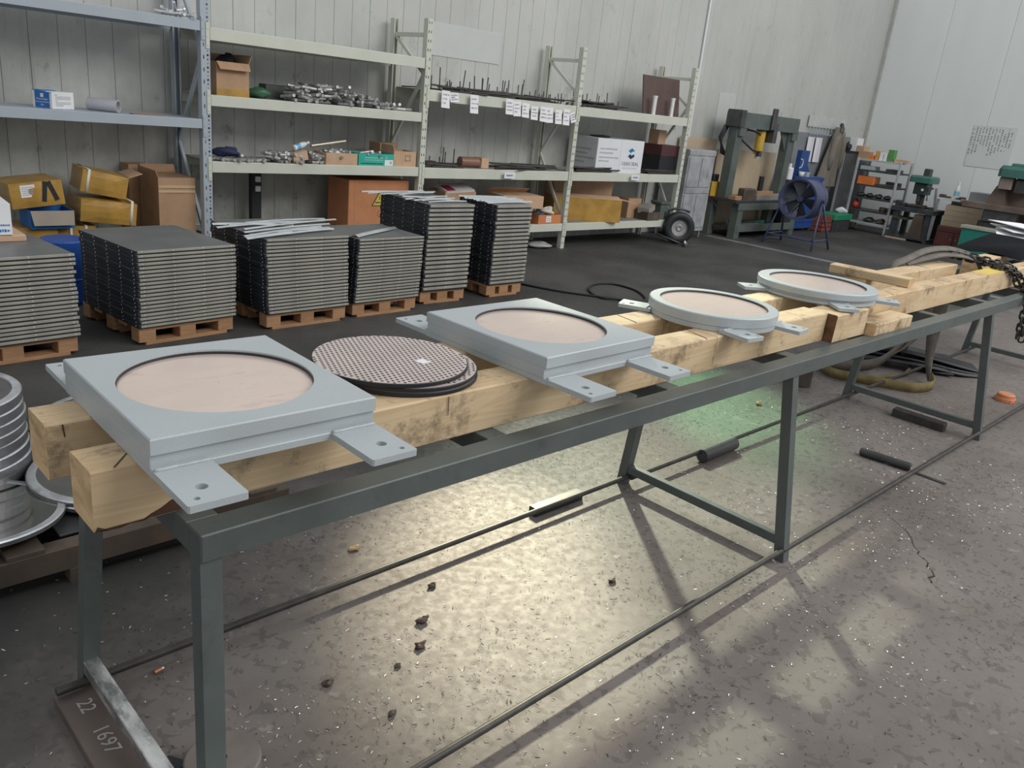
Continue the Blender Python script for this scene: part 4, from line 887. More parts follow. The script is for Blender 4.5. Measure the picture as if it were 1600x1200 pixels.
rods(26, 7.2, 7.5, 6.17, 6.28, .8465, 'grey rod in the flat bundle before the white printed carton', 'rods before the white carton', .12, 3, 1.1); rods(22, 8.45, 8.7, 6.17, 6.26, .8465, 'grey rod in the bundle at the right end of the middle cream shelf', 'rods at the right end', .12, 3, .8)
t = carton(7.479, 6.424, .2815, .85, .34, .26, 'long yellow taped carton with open brown flaps sticking out of the bottom shelf', m_tape, open_=True, rz=R(-27), flaps=(('b', .24, -12), ('r', .20, 98), ('f', .12, -75), ('l', .16, 5)))
carton(8.42, 6.48, .2805, .26, .2, .24, 'small brown carton behind the flap of the long yellow carton', m_card, tape=False)
c = carton(8.55, 6.26, .2805, .24, .2, .10, 'dark carton under the silvery packet on the bottom shelf', m_rust, tape=False); c = carton(8.52, 6.26, .382, .17, .16, .07, 'silvery printed packet lying tilted on the dark carton', M('silver_packet', (.5, .47, .45), .3, .4), rot=(0, R(-16), R(12)), tape=False)
t = T('ash_grey_stand', 'grey brown metal stand with a lipped top at the right end of the bottom shelf', 'stand', (8.80, 6.26, .2805)); MB().bbox(-.075, .075, -.07, .07, 0, .20, .004).build('body', m_press, t); MB().bbox(-.10, .10, -.09, .09, .20, .225, .004).build('lip', m_press, t); MB().box(.02, .045, -.0712, -.07, .01, .10).build('slot', m_hole, t)

# ================================================================== MACHINES AND FURNITURE AT THE FAR END
# --- tall grey cabinet and tyre dolly
t = T('tall_cabinet', 'tall dusty grey steel cabinet standing right of the cream rack', 'cabinet', (9.63, 6.50, 0))
m_cab = M('dusty_grey_cabinet', (.36, .37, .39), .55, .1, var=.3, scale=7, dirt=.5, dcol=(.16, .165, .175), dscale=4)
MB().bbox(-.31, .31, -.20, .20, .09, 1.16, .006).build('body', m_cab, t)
for z0, z1, n in ((.14, .58, 2), (.68, 1.06, 2)):
    for i in range(n): d = MB().bbox(-.285+i*.29, -.01+i*.29, -.212, -.2, z0, z1, .004).build('door', m_cab, t)
MB().bbox(-.285, .28, -.212, -.2, .60, .66, .004).build('drawer', m_cab, t); MB().bbox(-.31, .31, -.21, -.2, 1.09, 1.15, .003).build('top_panel', m_cab, t)
for lx in (-.28, .25):
    for ly in (-.18, .15): MB().bbox(lx, lx+.03, ly, ly+.03, 0, .09, .003).build('leg', m_steel, t)
t = T('wheel_dolly', 'hand dolly with a black tyre standing before the grey cabinet', 'dolly', (8.93, 6.02, 0))
X = XF((0, 0, .205), rz=R(50)) @ Matrix.Rotation(R(90), 4, 'Y')
tyre = []
for k in range(15): a = -PI*.62+2*PI*.81*k/14-PI*.19; tyre.append((.145+.058*math.cos(a), .06*math.sin(a)*1.05))
MB().lathe([(.10, -.045), (.13, -.06), (.175, -.062), (.198, -.045), (.204, 0), (.198, .045), (.175, .062), (.13, .06), (.10, .045)], 36, X=X, smooth=True).build('tyre', m_black, t, fix=True)
MB().lathe([(0, -.035), (.03, -.045), (.05, -.03), (.09, -.035), (.102, -.05), (.102, .05), (.09, .035), (0, .035)], 28, X=X).build('wheel_hub', M('grey_hub', (.36, .36, .37), .5, .3, var=.25), t, fix=True)
b = MB(); b.tube([(-.09, .14, .26), (-.09, .12, .40), (-.06, .06, .435), (.02, -.02, .435), (.10, -.06, .41)], .016, 8); b.build('handle', m_darksteel, t)
b = MB(); b.bbox(-.14, .20, -.24, -.17, .0, .012, .003); b.cyl((-.1, -.2, .012), (-.1, -.2, .07), .012, n=8); b.tube([(-.30, .1, .12), (-.2, -.05, .07), (-.1, -.18, .02)], .012, 6); b.build('foot_plate', m_darksteel, t)
b = MB(); b.tube([(-.13, -.24, .025), (-.14, -.22, .07), (-.11, -.20, .075), (-.08, -.22, .03)], .012, 8); b.build('hook', m_alu, t)

# --- hydraulic frame press
t = T('frame_press', 'grey green steel frame press on its bench with a yellow hydraulic cylinder', 'press', (10.75, 6.25, 0))
def pp(b, n, mt=m_press, par=t): return b.build(n, mt, par, w=True)
for px, py in ((10.40, 6.07), (11.98, 6.07), (10.34, 6.47), (11.98, 6.47)): pp(MB().bbox(px, px+.13, py, py+.12, 0, .49, .004), 'leg')
pp(MB().bbox(10.30, 12.15, 6.06, 6.62, .488, .535, .004), 'bench_top', m_darksteel); pp(MB().bbox(10.36, 12.14, 6.05, 6.075, .40, .49, .004), 'apron')
pp(MB().bbox(10.42, 12.1, 6.12, 6.58, .10, .135, .003), 'shelf', m_darksteel); pp(MB().bbox(10.42, 12.1, 6.06, 6.1, .09, .19, .004), 'apron')
pp(MB().add([(10.34, 6.50, .48), (10.34, 6.46, .48), (10.42, 6.16, .16), (10.42, 6.20, .16), (10.37, 6.50, .48), (10.37, 6.46, .48), (10.45, 6.16, .16), (10.45, 6.20, .16)], ((0,3,2,1),(4,5,6,7),(0,1,5,4),(1,2,6,5),(2,3,7,6),(3,0,4,7))), 'brace')
for x0 in (10.37, 11.85):
    pp(MB().bbox(x0, x0+.16, 6.30, 6.44, .535, 1.50, .006), 'column')
    pp(MB().bbox(x0+.01, x0+.17, 6.255, 6.30, 1.38, 1.52, .004), 'column_bracket')
pp(MB().bbox(10.34, 11.98, 6.245, 6.30, 1.49, 1.695, .005), 'top_beam'); pp(MB().bbox(10.34, 11.98, 6.44, 6.49, 1.49, 1.695, .005), 'top_beam'); pp(MB().bbox(10.32, 10.43, 6.23, 6.47, 1.50, 1.72, .006), 'beam_end', m_darksteel)
for x0, s in ((10.53, 1), (11.85, -1)):
    b = MB(); b.plate([(0, 0), (s*.20, 0), (0, -.28)], [], 0, .02, X=Matrix.Translation((x0, 6.36, 1.49)) @ Matrix.Rotation(R(90), 4, 'X')); pp(b, 'gusset')
CX, CY = 11.13, 6.365
b = MB(); b.cyl((CX, CY, 1.15), (CX, CY, 1.47), .066, n=20); pp(b, 'cylinder', m_brass)
b = MB(); b.cyl((CX, CY, 1.47), (CX, CY, 1.52), .08, n=18); pp(b, 'cylinder_cap', m_darksteel)
pp(MB().bbox(CX+.075, CX+.17, 6.20, 6.35, 1.32, 1.60, .012), 'clamp_arm', m_darksteel); pp(MB().bbox(CX-.02, CX+.09, 6.20, 6.245, 1.50, 1.79, .012), 'clamp_plate', m_darksteel); pp(MB().bbox(CX-.10, CX-.04, 6.27, 6.34, 1.12, 1.20, .006), 'cylinder_port', m_darksteel)
b = MB(); b.cyl((CX, CY, 1.09), (CX, CY, 1.15), .038, n=14); pp(b, 'ram', m_alu)
b = MB(); b.tube([(10.53, 6.30, 1.33), (10.66, 6.27, 1.26), (10.82, 6.27, 1.20), (11.06, 6.29, 1.18)], .013, 7); pp(b, 'hose', m_black)
b = MB(); b.tube([(10.70, 6.34, 1.47), (10.85, 6.32, 1.46), (11.05, 6.33, 1.42)], .013, 7); pp(b, 'hose', m_black)
def hk(L): return [(x*1.075, 6.47, 1.5-(1.5-z)*1.075) for x, z in L]
for i in range(4):
    b = MB(); b.tube(hk([(9.88-.02*i, 1.60-.02*i), (9.68-.03*i, 1.50), (9.56-.02*i, 1.32+.01*i), (9.60+.03*i, 1.16), (9.74+.02*i, 1.12), (9.80, 1.25), (9.79+.02*i, 1.45), (9.88, 1.58)]), .014, 7); pp(b, 'coiled_hose', m_black)
b = MB(); b.tube(hk([(9.74, 1.13), (9.78, 1.0), (9.84, .85), (9.90, .66)]), .014, 7); pp(b, 'hose', m_black)
tag(MB().bbox(10.50, 10.80, 6.08, 6.20, .5355, .69, .015).build('press_block', m_rust), 'dark heavy steel block on the press bench, left of the fan', 'block')
tag(MB().bbox(10.31, 10.48, 6.10, 6.22, .5355, .585, .004).build('wooden_block', m_pallet), 'small reddish wooden block at the left end of the press bench', 'block')
tag(MB().bbox(10.84, 11.70, 6.07, 6.22, .5355, .61, .006).build('steel_slab', M('grey_slab', (.24, .23, .21), .6, var=.2)), 'thick greyish slab on the press bench beside the dark block', 'slab')
tag(MB().bbox(10.88, 11.32, 6.10, 6.2, .6105, .655, .004).build('wooden_block', m_pallet), 'brown wooden block lying on the greyish slab of the press bench', 'block')
tag(MB().bbox(10.96, 11.05, 6.13, 6.17, .6555, .86, .004, X=None).build('upright_bar', m_black), 'black bar standing upright on the press bench', 'bar')
t2 = T('hand_pump', 'amber ribbed pump reservoir on the press bench behind the cabinet', 'pump', (10.36, 6.53, .5355))
for i in range(6): MB().bbox(-.10+i*.033, -.075+i*.033, -.05, .05, 0, .20, .004).build('rib', m_brass, t2)
MB().bbox(-.10, .10, -.04, .06, .0, .19, .004).build('body', M('amber', (.50, .24, .03), .4), t2); MB().bbox(-.06, .07, -.04, .05, .2, .30, .01).build('motor', m_black, t2)
for i, (x, y, w, h) in enumerate([(10.75, 6.2, .5, .04), (11.1, 6.35, .6, .05), (10.9, 6.15, .35, .03)]): tag(MB().bbox(x, x+w, y, y+.12, .1355+(.0 if i < 2 else 0), .1355+h, .004).build('flat_bar', [m_steel, m_green, m_pallet][i]), ['grey', 'dark green', 'brown'][i]+' flat bar on the lower shelf of the press bench', 'bar')
# plywood sheets behind the press
m_ply = M_wood('stained_plywood', (.54, .44, .31), (.45, .36, .25), .5, 2, .60)
tag(MB().bbox(10.62, 12.30, 6.70, 6.72, .0, 1.17, .002).build('plywood_sheet', m_ply), 'stained plywood sheet leaning on the wall behind the press', 'sheet')
tag(MB().bbox(9.70, 10.60, 6.735, 6.755, .0, 1.30, .002).build('plywood_sheet', m_ply), 'reddish edged plywood sheet behind the grey cabinet', 'sheet')

# --- drum fan
t = T('drum_fan', 'blue industrial drum fan on a tubular stand', 'fan', (10.93, 5.42, 0), R(3))
X = Matrix.Translation((-.20, 0, .65)) @ Matrix.Rotation(R(90), 4, 'Y')
MB().lathe([(.245, .0), (.275, -.004), (.278, .012), (.258, .02), (.258, .36), (.272, .37), (.27, .385), (.243, .38), (.243, .02), (.245, 0)], 40, X=X, smooth=False).build('drum', m_fan, t)
Xh = Matrix.Translation((-.20, 0, .65)) @ Matrix.Rotation(R(90), 4, 'Y')
MB().lathe([(0, .06), (.035, .06), (.045, .08), (.045, .22), (0, .22)], 20, X=Xh).build('hub', m_fan, t)
for k in range(6):
    a = 2*PI*k/6+.3; b = MB(); ca, sa = math.cos(a), math.sin(a)
    def bl(u, v, ca=ca, sa=sa):
        r = .04+.19*u; w = (.03+.06*u)*(v-.5)*2; return (-.20+.12+w*.55, r*ca-w*sa, .65+r*sa+w*ca)
    b.grid(bl, 5, 3); b.grid(lambda u, v: Vector(bl(u, 1-v))+Vector((.004, 0, 0)), 5, 3); b.build('blade', M('fan_blade', (.06, .07, .085), .4, .2), t) if k == 0 else b.build('blade', bpy.data.materials['fan_blade'], t)
for k in range(4):
    a = 2*PI*k/4+.6; b = MB(); b.cyl((.04, .04*math.cos(a), .65+.04*math.sin(a)), (.04, .246*math.cos(a), .65+.246*math.sin(a)), .008, n=6); b.build('strut', m_fan, t)
for s in (-1, 1):
    for dx in (-.24, .34):
        b = MB(); b.tube([(0.02, s*.27, .66), (dx*.5, s*.31, .36), (dx, s*.36, .0)], .0145, 8); b.build('leg', m_fan, t)
    b = MB(); b.cyl((-.19, s*.335, .13), (.27, s*.335, .13), .012, n=8); b.build('crossbar', m_fan, t)
    b = MB(); b.cyl((0.02, s*.25, .66), (0.02, s*.30, .66), .03, n=12); b.build('pivot', m_fan, t)
for dx in (-.18,): b = MB(); b.cyl((dx, -.34, .13), (dx, .34, .13), .012, n=8); b.build('crossbar', m_fan, t)
b = MB(); b.tube([(10.9, 5.85, .012), (10.98, 5.92, .012), (11.15, 5.92, .012), (11.3, 5.84, .012), (11.5, 5.9, .012)], .011, 6); tag(b.build('power_cable', m_fan), 'thin blue grey power cable on the floor under the drum fan', 'cable')

# --- blue machine behind the fan
t = T('blue_machine', 'blue painted machine with a tapering tower behind the drum fan', 'machine', (12.80, 6.42, 0))
MB().bbox(-.34, .36, -.16, .16, .05, .80, .01).build('cabinet', m_blue, t); MB().bbox(-.36, .38, -.17, .17, .80, .86, .008).build('deck', m_blue, t)
b = MB(); b.plate([(-.30, .86), (.14, .86), (-.04, 1.04), (-.04, 1.25), (-.30, 1.25)], [], -.04, .04, X=Matrix.Rotation(R(90), 4, 'X')); b.build('tower', m_blue, t)
b = MB(); b.tube([(-.30, -.042, .98), (-.24, -.045, 1.0), (-.215, -.045, 1.06), (-.24, -.045, 1.11), (-.30, -.042, 1.12)], .008, 6); b.build('painted_ring', m_strap, t)
MB().bbox(-.30, .32, -.172, -.16, .15, .76, .004).build('front_panel', m_blue, t)
for px in (-.32, .26): MB().bbox(px, px+.08, -.14, -.06, 0, .05, .004).build('foot', m_darksteel, t)
c = T('white_cup', 'small white cup on the deck of the blue machine', 'cup', (12.50, 6.32, .861)); MB().lathe([(0, 0), (.035, 0), (.045, .07), (.041, .07), (.032, .006), (0, .006)], 16, smooth=True).build('body', m_white, c); b = MB(); b.tube([(.04, 0, .055), (.065, 0, .05), (.065, 0, .025), (.038, 0, .018)], .006, 6); b.build('handle', m_white, c)
tag(MB().bbox(12.60, 12.68, 6.27, 6.33, .8605, .93, .004).build('pale_block', m_bluegray), 'small pale block beside the white cup on the blue machine', 'block')

c = T('white_jug', 'white plastic jug between the press and the blue tower', 'jug', (12.32, 6.44, .0)); MB().bbox(-.06, .06, -.05, .05, .80, .98, .02).build('body', m_white, c); b = MB(); b.cyl((0, 0, .98), (0, 0, 1.04), .025, n=12); b.build('neck', m_white, c); MB().bbox(-.10, .10, -.09, .09, 0, .7995, .006).build('plinth', m_darksteel, c)
# --- coats, hooks and sheets on the back wall
tag(MB().bbox(12.95, 15.2, 6.775, 6.795, .0, 1.52, .003).build('grey_sheet', M('blue_grey_sheet', (.25, .27, .29), .5, .1, var=.1)), 'grey sheet covering the lower wall behind the hanging coat', 'sheet')
t = T('hook_rail', 'pale wall rail with a row of hooks above the hanging coat', 'rail', (13.95, 6.78, 1.56)); MB().bbox(-.68, .68, -.012, 0, .06, .24, .003).build('backboard', M('hook_rail_board', (.55, .57, .55), .5), t)
for i in range(12):
    x = -.62+i*.113; b = MB(); b.tube([(x, -.014, .10), (x+.005, -.02, .03), (x+.01, -.035, -.05), (x+.015, -.06, -.06), (x+.018, -.07, -.03)], .008, 6); b.build('hook', m_bluegray, t)
for x0, nm in ((13.32, 'left'), (13.60, 'right')):
    b = MB(); b.grid(lambda u, v: (x0+.25*u, 6.745-.012*math.sin(u*5)-.01*(1-v), 1.06+.40*v), 8, 4); b.grid(lambda u, v: (x0+.25*(1-u), 6.749-.012*math.sin((1-u)*5)-.01*(1-v), 1.06+.40*v), 8, 4)
    tag(b.build('white_cloth', M('white_hanging_'+nm, (.78, .76, .82), .7, var=.12, scale=9, stretch=(3, 1, .4))), 'white sheet hanging from the hooks, %s of the two' % nm, 'cloth')
t = T('work_coat', 'long grey brown work coat hanging from the hook rail', 'coat', (14.17, 6.70, .68))
def coat(u, v):
    a = 2*PI*u; w = .12+.20*(1-v)**.7; d = .05+.045*(1-v); f = 1+.12*math.sin(5*a+v*2)*(1-v)
    return (-.10+.16*v+w*math.cos(a)*f, -.03+d*math.sin(a)*f-.012, .98*v)
m_coat = M('coat_cloth', (.20, .18, .15), .9, var=.25, scale=5, stretch=(2.5, 1, .5))
MB().grid(coat, 28, 12).build('coat_body', m_coat, t, fix=True)
b = MB(); b.tube([(.02, -.07, .90), (-.13, -.09, .75), (-.19, -.10, .5), (-.21, -.09, .28)], .06, 9, rr=[.05, .065, .06, .05]); b.build('sleeve', m_coat, t); b = MB(); b.tube([(.10, -.06, .90), (.19, -.08, .72), (.22, -.08, .5), (.20, -.07, .30)], .06, 9, rr=[.05, .06, .055, .05]); b.build('sleeve', m_coat, t)
b = MB(); b.tube([(-.02, -.09, .80), (-.01, -.1, .95), (.04, -.06, 1.02), (.1, -.05, .97)], .035, 8); b.build('collar', m_darksteel, t)
blob('black_hat', 'black hat hanging beside the coat above the shelving end', 'hat', (14.62, 6.62, 1.20), (.12, .10, .12), m_black, seed=22)

# --- open steel shelving by the right corner
m_silver = M('silver_shelf_post', (.55, .57, .60), .4, .4, var=.1)
t = T('steel_shelving', 'open steel shelving with silver posts in the far right corner', 'shelving', (14.55, 5.90, 0))
for px in (-.25, .25):
    for py in (-.36, .36): MB().bbox(px-.018, px+.018, py-.018, py+.018, 0, 1.215, .003).build('post', m_silver, t)
for z in (.17, .37, .58, .79, 1.03, 1.20):
    MB().bbox(-.245, .245, -.35, .35, z-.028, z, .003).build('shelf', m_silver if z in (.17, 1.20) else m_darksteel, t)
t = T('grey_locker', 'dark grey locker with a bright edge post between the coat and the open shelving', 'locker', (14.70, 6.47, 0)); MB().bbox(-.22, .22, -.14, .16, 0, 1.28, .004).build('body', M('locker_grey', (.17, .18, .18), .5), t); MB().bbox(-.24, -.22, .12, .16, 0, 1.29, .003).build('edge_post', m_silver, t); MB().bbox(-.25, .24, -.16, .18, 1.28, 1.30, .003).build('top', m_darksteel, t)
tag(MB().bbox(14.56, 14.80, 6.46, 6.60, 1.3005, 1.52, .004).build('white_box', m_white), 'white box standing on top of the dark grey locker', 'box')
tag(MB().bbox(14.56, 14.82, 6.32, 6.45, 1.3005, 1.40, .004).build('brown_box', m_card2), 'brown box on the grey locker beside the white box', 'box')
tp_ = [('brown_box', .02, .20, .12, m_card, 'open brown box at the left end of the shelving top'), ('red_white_box', .16, .08, .07, m_orange, 'small red box on the shelving top before the brown box'), ('orange_box', .245, .06, .15, M('amber_box', (.62, .34, .08), .5), 'amber box on the shelving top'), ('white_box', .315, .06, .13, m_white, 'white box on the shelving top, left of two'), ('white_box', .385, .055, .13, m_white, 'white box on the shelving top, right of two beside the green box'), ('green_box', .47, .10, .19, M('leaf_green_card', (.10, .30, .08), .5), 'tall green box on the shelving top'), ('pale_sack', .65, .22, .05, m_card2, 'low pale brown packet at the right end of the shelving top')]
for nm, dy, wd, h, mt, lab in tp_: tag(MB().bbox(14.36, 14.48, 6.23-dy-wd/2, 6.23-dy+wd/2, 1.2005, 1.2005+h, .003).build(nm, mt), lab, 'box')
def sh(nm, z, y0, y1, h, mt, lab, cat, x0=14.34, x1=14.6, c=.01): tag(MB().bbox(x0, x1, y0, y1, z+.0005, z+h, c).build(nm, mt), lab, cat)
sh('orange_case', .79, 5.93, 6.22, .13, m_orange, 'orange case on the upper middle tier of the open shelving', 'case')
sh('grey_case', 1.03, 5.98, 6.22, .06, m_bluegray, 'flat grey case on the top tier of the open shelving', 'case'); sh('dark_tool', 1.03, 5.58, 5.78, .05, m_darksteel, 'dark tool on the top tier of the open shelving', 'tool'); sh('dark_rack', .79, 5.57, 5.90, .03, m_darksteel, 'dark flat part right of the orange case', 'part'); sh('tool_block', .79, 5.60, 5.84, .075, m_darksteel, 'small dark block behind the flat part right of the orange case', 'part', x0=14.62, x1=14.72)
for i in range(4): blob('machine_part', 'oily dark machine part on the third tier of the open shelving', 'part', (14.42, 6.13-i*.155, .5805), (.08, .07, .035), m_darksteel, seed=30+i, n=7, grp='oily parts on the third tier')
blob('red_tool', 'red tool at the left of the fourth tier of the open shelving', 'tool', (14.42, 6.18, .3705), (.08, .06, .07), M('tool_red', (.50, .07, .04), .45), seed=41)
for i in range(2): b = MB(); b.lathe([(0, 0), (.055, 0), (.06, .04), (.055, .08), (0, .08)], 16, c=(14.42, 5.70-.125*i, .3705)); tag(b.build('round_part', m_rust), 'rusty round part at the right of the fourth tier, %s one' % ('left', 'right')[i], 'part')
for i in range(2): blob('dark_bag', 'lumpy dark bag on the bottom tier of the open shelving, %s one' % ('left', 'right')[i], 'bag', (14.45, 5.90-.20*i, .1705), (.11, .10, .04), m_darksteel if i == 0 else m_rust, seed=50+i, n=8)
# crates by the coat
t = T('red_crate', 'reddish brown crate on the floor behind the fan', 'crate', (13.28, 6.18, 0)); m_rc = M('red_crate_plastic', (.25, .065, .04), .6, var=.2)
for z in (.02, .09, .16, .22):
    MB().bbox(-.17, .17, -.10, -.085, z, z+.055, .002).build('slat', m_rc, t)
    MB().bbox(-.17, -.155, -.085, .10, z, z+.055, .002).build('slat', m_rc, t)
MB().box(-.155, .17, -.085, .10, 0, .02).build('base', m_rc, t); MB().box(.155, .17, -.085, .10, .02, .275).build('side', m_rc, t); MB().box(-.155, .155, .085, .10, .02, .275).build('side', m_rc, t)
t = T('green_crate', 'dark crate with a green lid beside the reddish crate', 'crate', (13.72, 6.2, 0)); MB().bbox(-.30, .30, -.16, .16, 0, .20, .006).build('body', m_darksteel, t); MB().bbox(-.32, .32, -.18, .18, .20, .29, .01).build('lid', M('lid_green', (.02, .25, .13), .5), t)
blob('white_bag', 'white plastic bag on the green lidded crate', 'bag', (13.95, 6.2, .2905), (.10, .09, .045), m_white, seed=60)

# --- drill press on its bench
t = T('drill_bench', 'dark steel bench under the green headed drill press', 'bench', (14.5, 5.15, 0))
MB().bbox(-.30, .30, -.34, .33, .46, .53, .004).build('top', m_darksteel, t)
for px in (-.27, .20):
    for py in (-.30, .22): MB().bbox(px, px+.08, py, py+.08, .03, .46, .003).build('leg', m_darksteel, t)
MB().bbox(-.30, .30, -.33, .33, .03, .06, .003).build('shelf', m_darksteel, t); MB().bbox(-.30, -.26, -.02, .33, .0, .03, .003).build('wood_skid', m_ply, t); MB().bbox(-.30, .30, -.34, -.28, 0, .03, .003).build('skid', m_darksteel, t)
b = MB(); b.add([(-.29, -.24, .06), (-.29, -.02, .06), (-.29, -.06, .44), (-.29, -.20, .44), (-.1, -.24, .06), (-.1, -.02, .06), (-.1, -.06, .44), (-.1, -.20, .44)], ((0,1,2,3),(7,6,5,4),(0,4,5,1),(1,5,6,2),(2,6,7,3),(3,7,4,0))); b.build('pedestal', m_rust, t, fix=True)
MB().bbox(-.29, .1, .05, .29, .33, .36, .002).build('shelf', m_rust, t)
t = T('drill_press', 'bench drill press with a dark green head and star handle', 'drill', (14.45, 5.15, .5305))
MB().bbox(-.16, .14, -.13, .13, 0, .03, .006).build('base', m_darksteel, t); b = MB(); b.cyl((.06, 0, .03), (.06, 0, .42), .04, n=16); b.build('column', m_darksteel, t)
MB().bbox(-.15, .12, -.10, .10, .22, .41, .02).build('head', M('head_dark_green', (.025, .045, .04), .4), t); MB().bbox(-.20, .17, -.18, .18, .405, .515, .03).build('belt_cover', m_green, t)
MB().bbox(.0, .11, -.055, .055, .516, .63, .015).build('motor_end', m_darksteel, t); b = MB(); b.cyl((-.10, 0, .10), (-.10, 0, .22), .028, .034, n=14); b.cyl((-.10, 0, .06), (-.10, 0, .10), .012, .028, n=10); b.build('chuck', m_darksteel, t)
for k in range(3): a = 2*PI*k/3+.4; b = MB(); b.cyl((-.10, -.12, .28), (-.10+.12*math.cos(a), -.14, .28+.12*math.sin(a)), .008, n=7); b.cyl((-.10+.12*math.cos(a), -.14, .28+.12*math.sin(a)), (-.10+.14*math.cos(a), -.145, .28+.14*math.sin(a)), .015, n=8); b.build('handle', m_darksteel, t)
b = MB(); b.cyl((-.152, -.05, .30), (-.158, -.05, .30), .022, n=12); b.build('dial', m_white, t); MB().bbox(-.19, .05, -.12, .12, .03, .055, .004).build('vice', m_rust, t)
for i, (y, h) in enumerate([(5.42, .09), (5.34, .06), (4.88, .05)]): tag(MB().bbox(14.25, 14.4, y-.035, y+.035, .5305, .53+h, .006).build('drill_part', m_darksteel), 'dark small part on the drill bench, %s of three' % ('leftmost', 'middle', 'rightmost')[i], 'part')
t = T('lever_bar', 'long flat grey lever standing at the right of the drill bench', 'lever', (14.3, 4.84, .5305), 0, None, (R(-8), 0, 0)); MB().bbox(-.01, .01, -.02, .02, 0, .36, .006).build('blade', m_steel, t)

# --- white table with boxes
t = T('white_table', 'white topped table against the right wall with a bottle on it', 'table', (14.65, 4.48, 0)); MB().bbox(-.35, .45, -.44, .42, .725, .755, .003).build('top', M('grey_white_top', (.60, .61, .60), .5), t)
for px in (-.32, .38):
    for py in (-.36, .34): MB().bbox(px, px+.03, py, py+.03, 0, .725, .003).build('leg', m_silver, t)
MB().bbox(.36, .38, -.38, .36, .05, .7, .002).build('back_panel', m_bluegray, t)
t = T('wooden_chest', 'pale wooden chest stacked on the dark red cabinet', 'chest', (14.55, 4.42, .33)); 
for i in range(4): MB().bbox(-.22, -.20, -.27, .27, .002+i*.082, .080+i*.082, .003).build('plank', m_ply, t)
MB().bbox(-.20, .22, -.265, .265, 0, .33, .003).build('body', m_ply, t)
t = T('red_cabinet', 'low dark red wooden cabinet with two doors under the white table', 'cabinet', (14.52, 4.42, 0)); m_rw = M('dark_red_wood', (.15, .05, .042), .5, var=.2, scale=6, stretch=(1, 1, .3))
MB().bbox(-.28, .28, -.285, .285, 0, .328, .005).build('body', m_rw, t); MB().bbox(-.295, -.28, -.27, .27, .25, .31, .003).build('drawer', m_rw, t)
for s in (-1, 1): d = MB().bbox(-.295, -.28, min(s*.008, s*.25), max(s*.008, s*.25), .03, .235, .004).build('door', m_rw, t); MB().bbox(-.30, -.295, s*.04-.006, s*.04+.006, .13, .15, .002).build('knob', m_alu, d)
t = T('water_bottle', 'clear plastic bottle with a pale blue label standing on the white table', 'bottle', (14.48, 4.63, .7555)); MB().lathe([(0, 0), (.038, 0), (.042, .01), (.042, .13), (.034, .17), (.016, .225), (.016, .24), (0, .24)], 18, smooth=True).build('body', m_pet, t); MB().lathe([(.0426, .05), (.0426, .12)], 18).build('label_band', M('aqua_label', (.30, .58, .68), .4), t); MB().lathe([(.019, .235), (.019, .26), (0, .26)], 12).build('cap', m_white, t)
tag(MB().bbox(14.42, 14.75, 4.08, 4.42, .7555, .90, .005).build('grey_box', M('grey_tool_box', (.28, .29, .30), .5)), 'grey box at the right end of the white table', 'box')
for i, (y, h) in enumerate([(4.80, .05), (4.72, .03), (4.55, .025), (4.50, .045)]): tag(MB().bbox(14.34, 14.45, y-.04, y+.04, .7555, .755+h, .008).build('small_part', m_rust), 'small dark part on the white table, number %s from the left' % ('one', 'two', 'three', 'four')[i], 'part')

# --- milling machine at the right edge
t = T('milling_machine', 'milling machine with a dark green head at the right edge', 'machine', (13.9, 3.73, 0)); m_mb = M('mill_brown', (.14, .105, .085), .6, var=.25)
MB().bbox(-.25, .45, -.45, .25, 0, .55, .02).build('base', m_darksteel, t); MB().bbox(.05, .42, -.40, .10, .55, 1.12, .03).build('column', m_mb, t)
b = MB(); b.add([(-.12, -.02, .80), (-.12, .26, .80), (-.12, .16, 1.06), (-.12, .04, 1.06), (.05, -.02, .80), (.05, .26, .80), (.05, .16, 1.06), (.05, .04, 1.06)], ((0,1,2,3),(7,6,5,4),(0,4,5,1),(1,5,6,2),(2,6,7,3),(3,7,4,0))); b.build('guard', m_mb, t, fix=True)
MB().bbox(-.30, .35, -.45, .15, 1.20, 1.36, .05).build('head', m_green, t); MB().bbox(-.22, .1, -.38, .02, 1.36, 1.40, .02).build('head_cap', m_green, t); MB().bbox(-.24, -.05, -.06, .12, 1.03, 1.20, .02).build('spindle_box', M('spindle_pink_grey', (.26, .20, .18), .5), t); MB().bbox(-.22, .0, -.30, -.08, 1.0, 1.20, .03).build('spindle', m_darksteel, t)
MB().bbox(-.34, .0, -.60, .50, .72, .80, .006).build('work_table_slide', m_mb, t); MB().bbox(-.30, -.05, -.25, .20, .55, .72, .01).build('knee', m_darksteel, t); b = MB(); b.cyl((-.2, .50, .76), (-.2, .56, .76), .05, n=14); b.build('hand_wheel', m_mb, t)
t = T('green_cabinet', 'green steel cabinet with a pale top at the foot of the milling machine', 'cabinet', (13.45, 3.80, 0)); MB().bbox(-.14, .09, -.27, .26, .05, .43, .006).build('body', M('cabinet_green', (.02, .20, .16), .45), t); MB().bbox(-.16, .1, -.29, .28, .43, .47, .004).build('top', M('pale_top', (.40, .38, .32), .6), t)
for py in (-.22, .18): MB().bbox(-.10, .05, py, py+.04, 0, .05, .003).build('foot', m_darksteel, t)

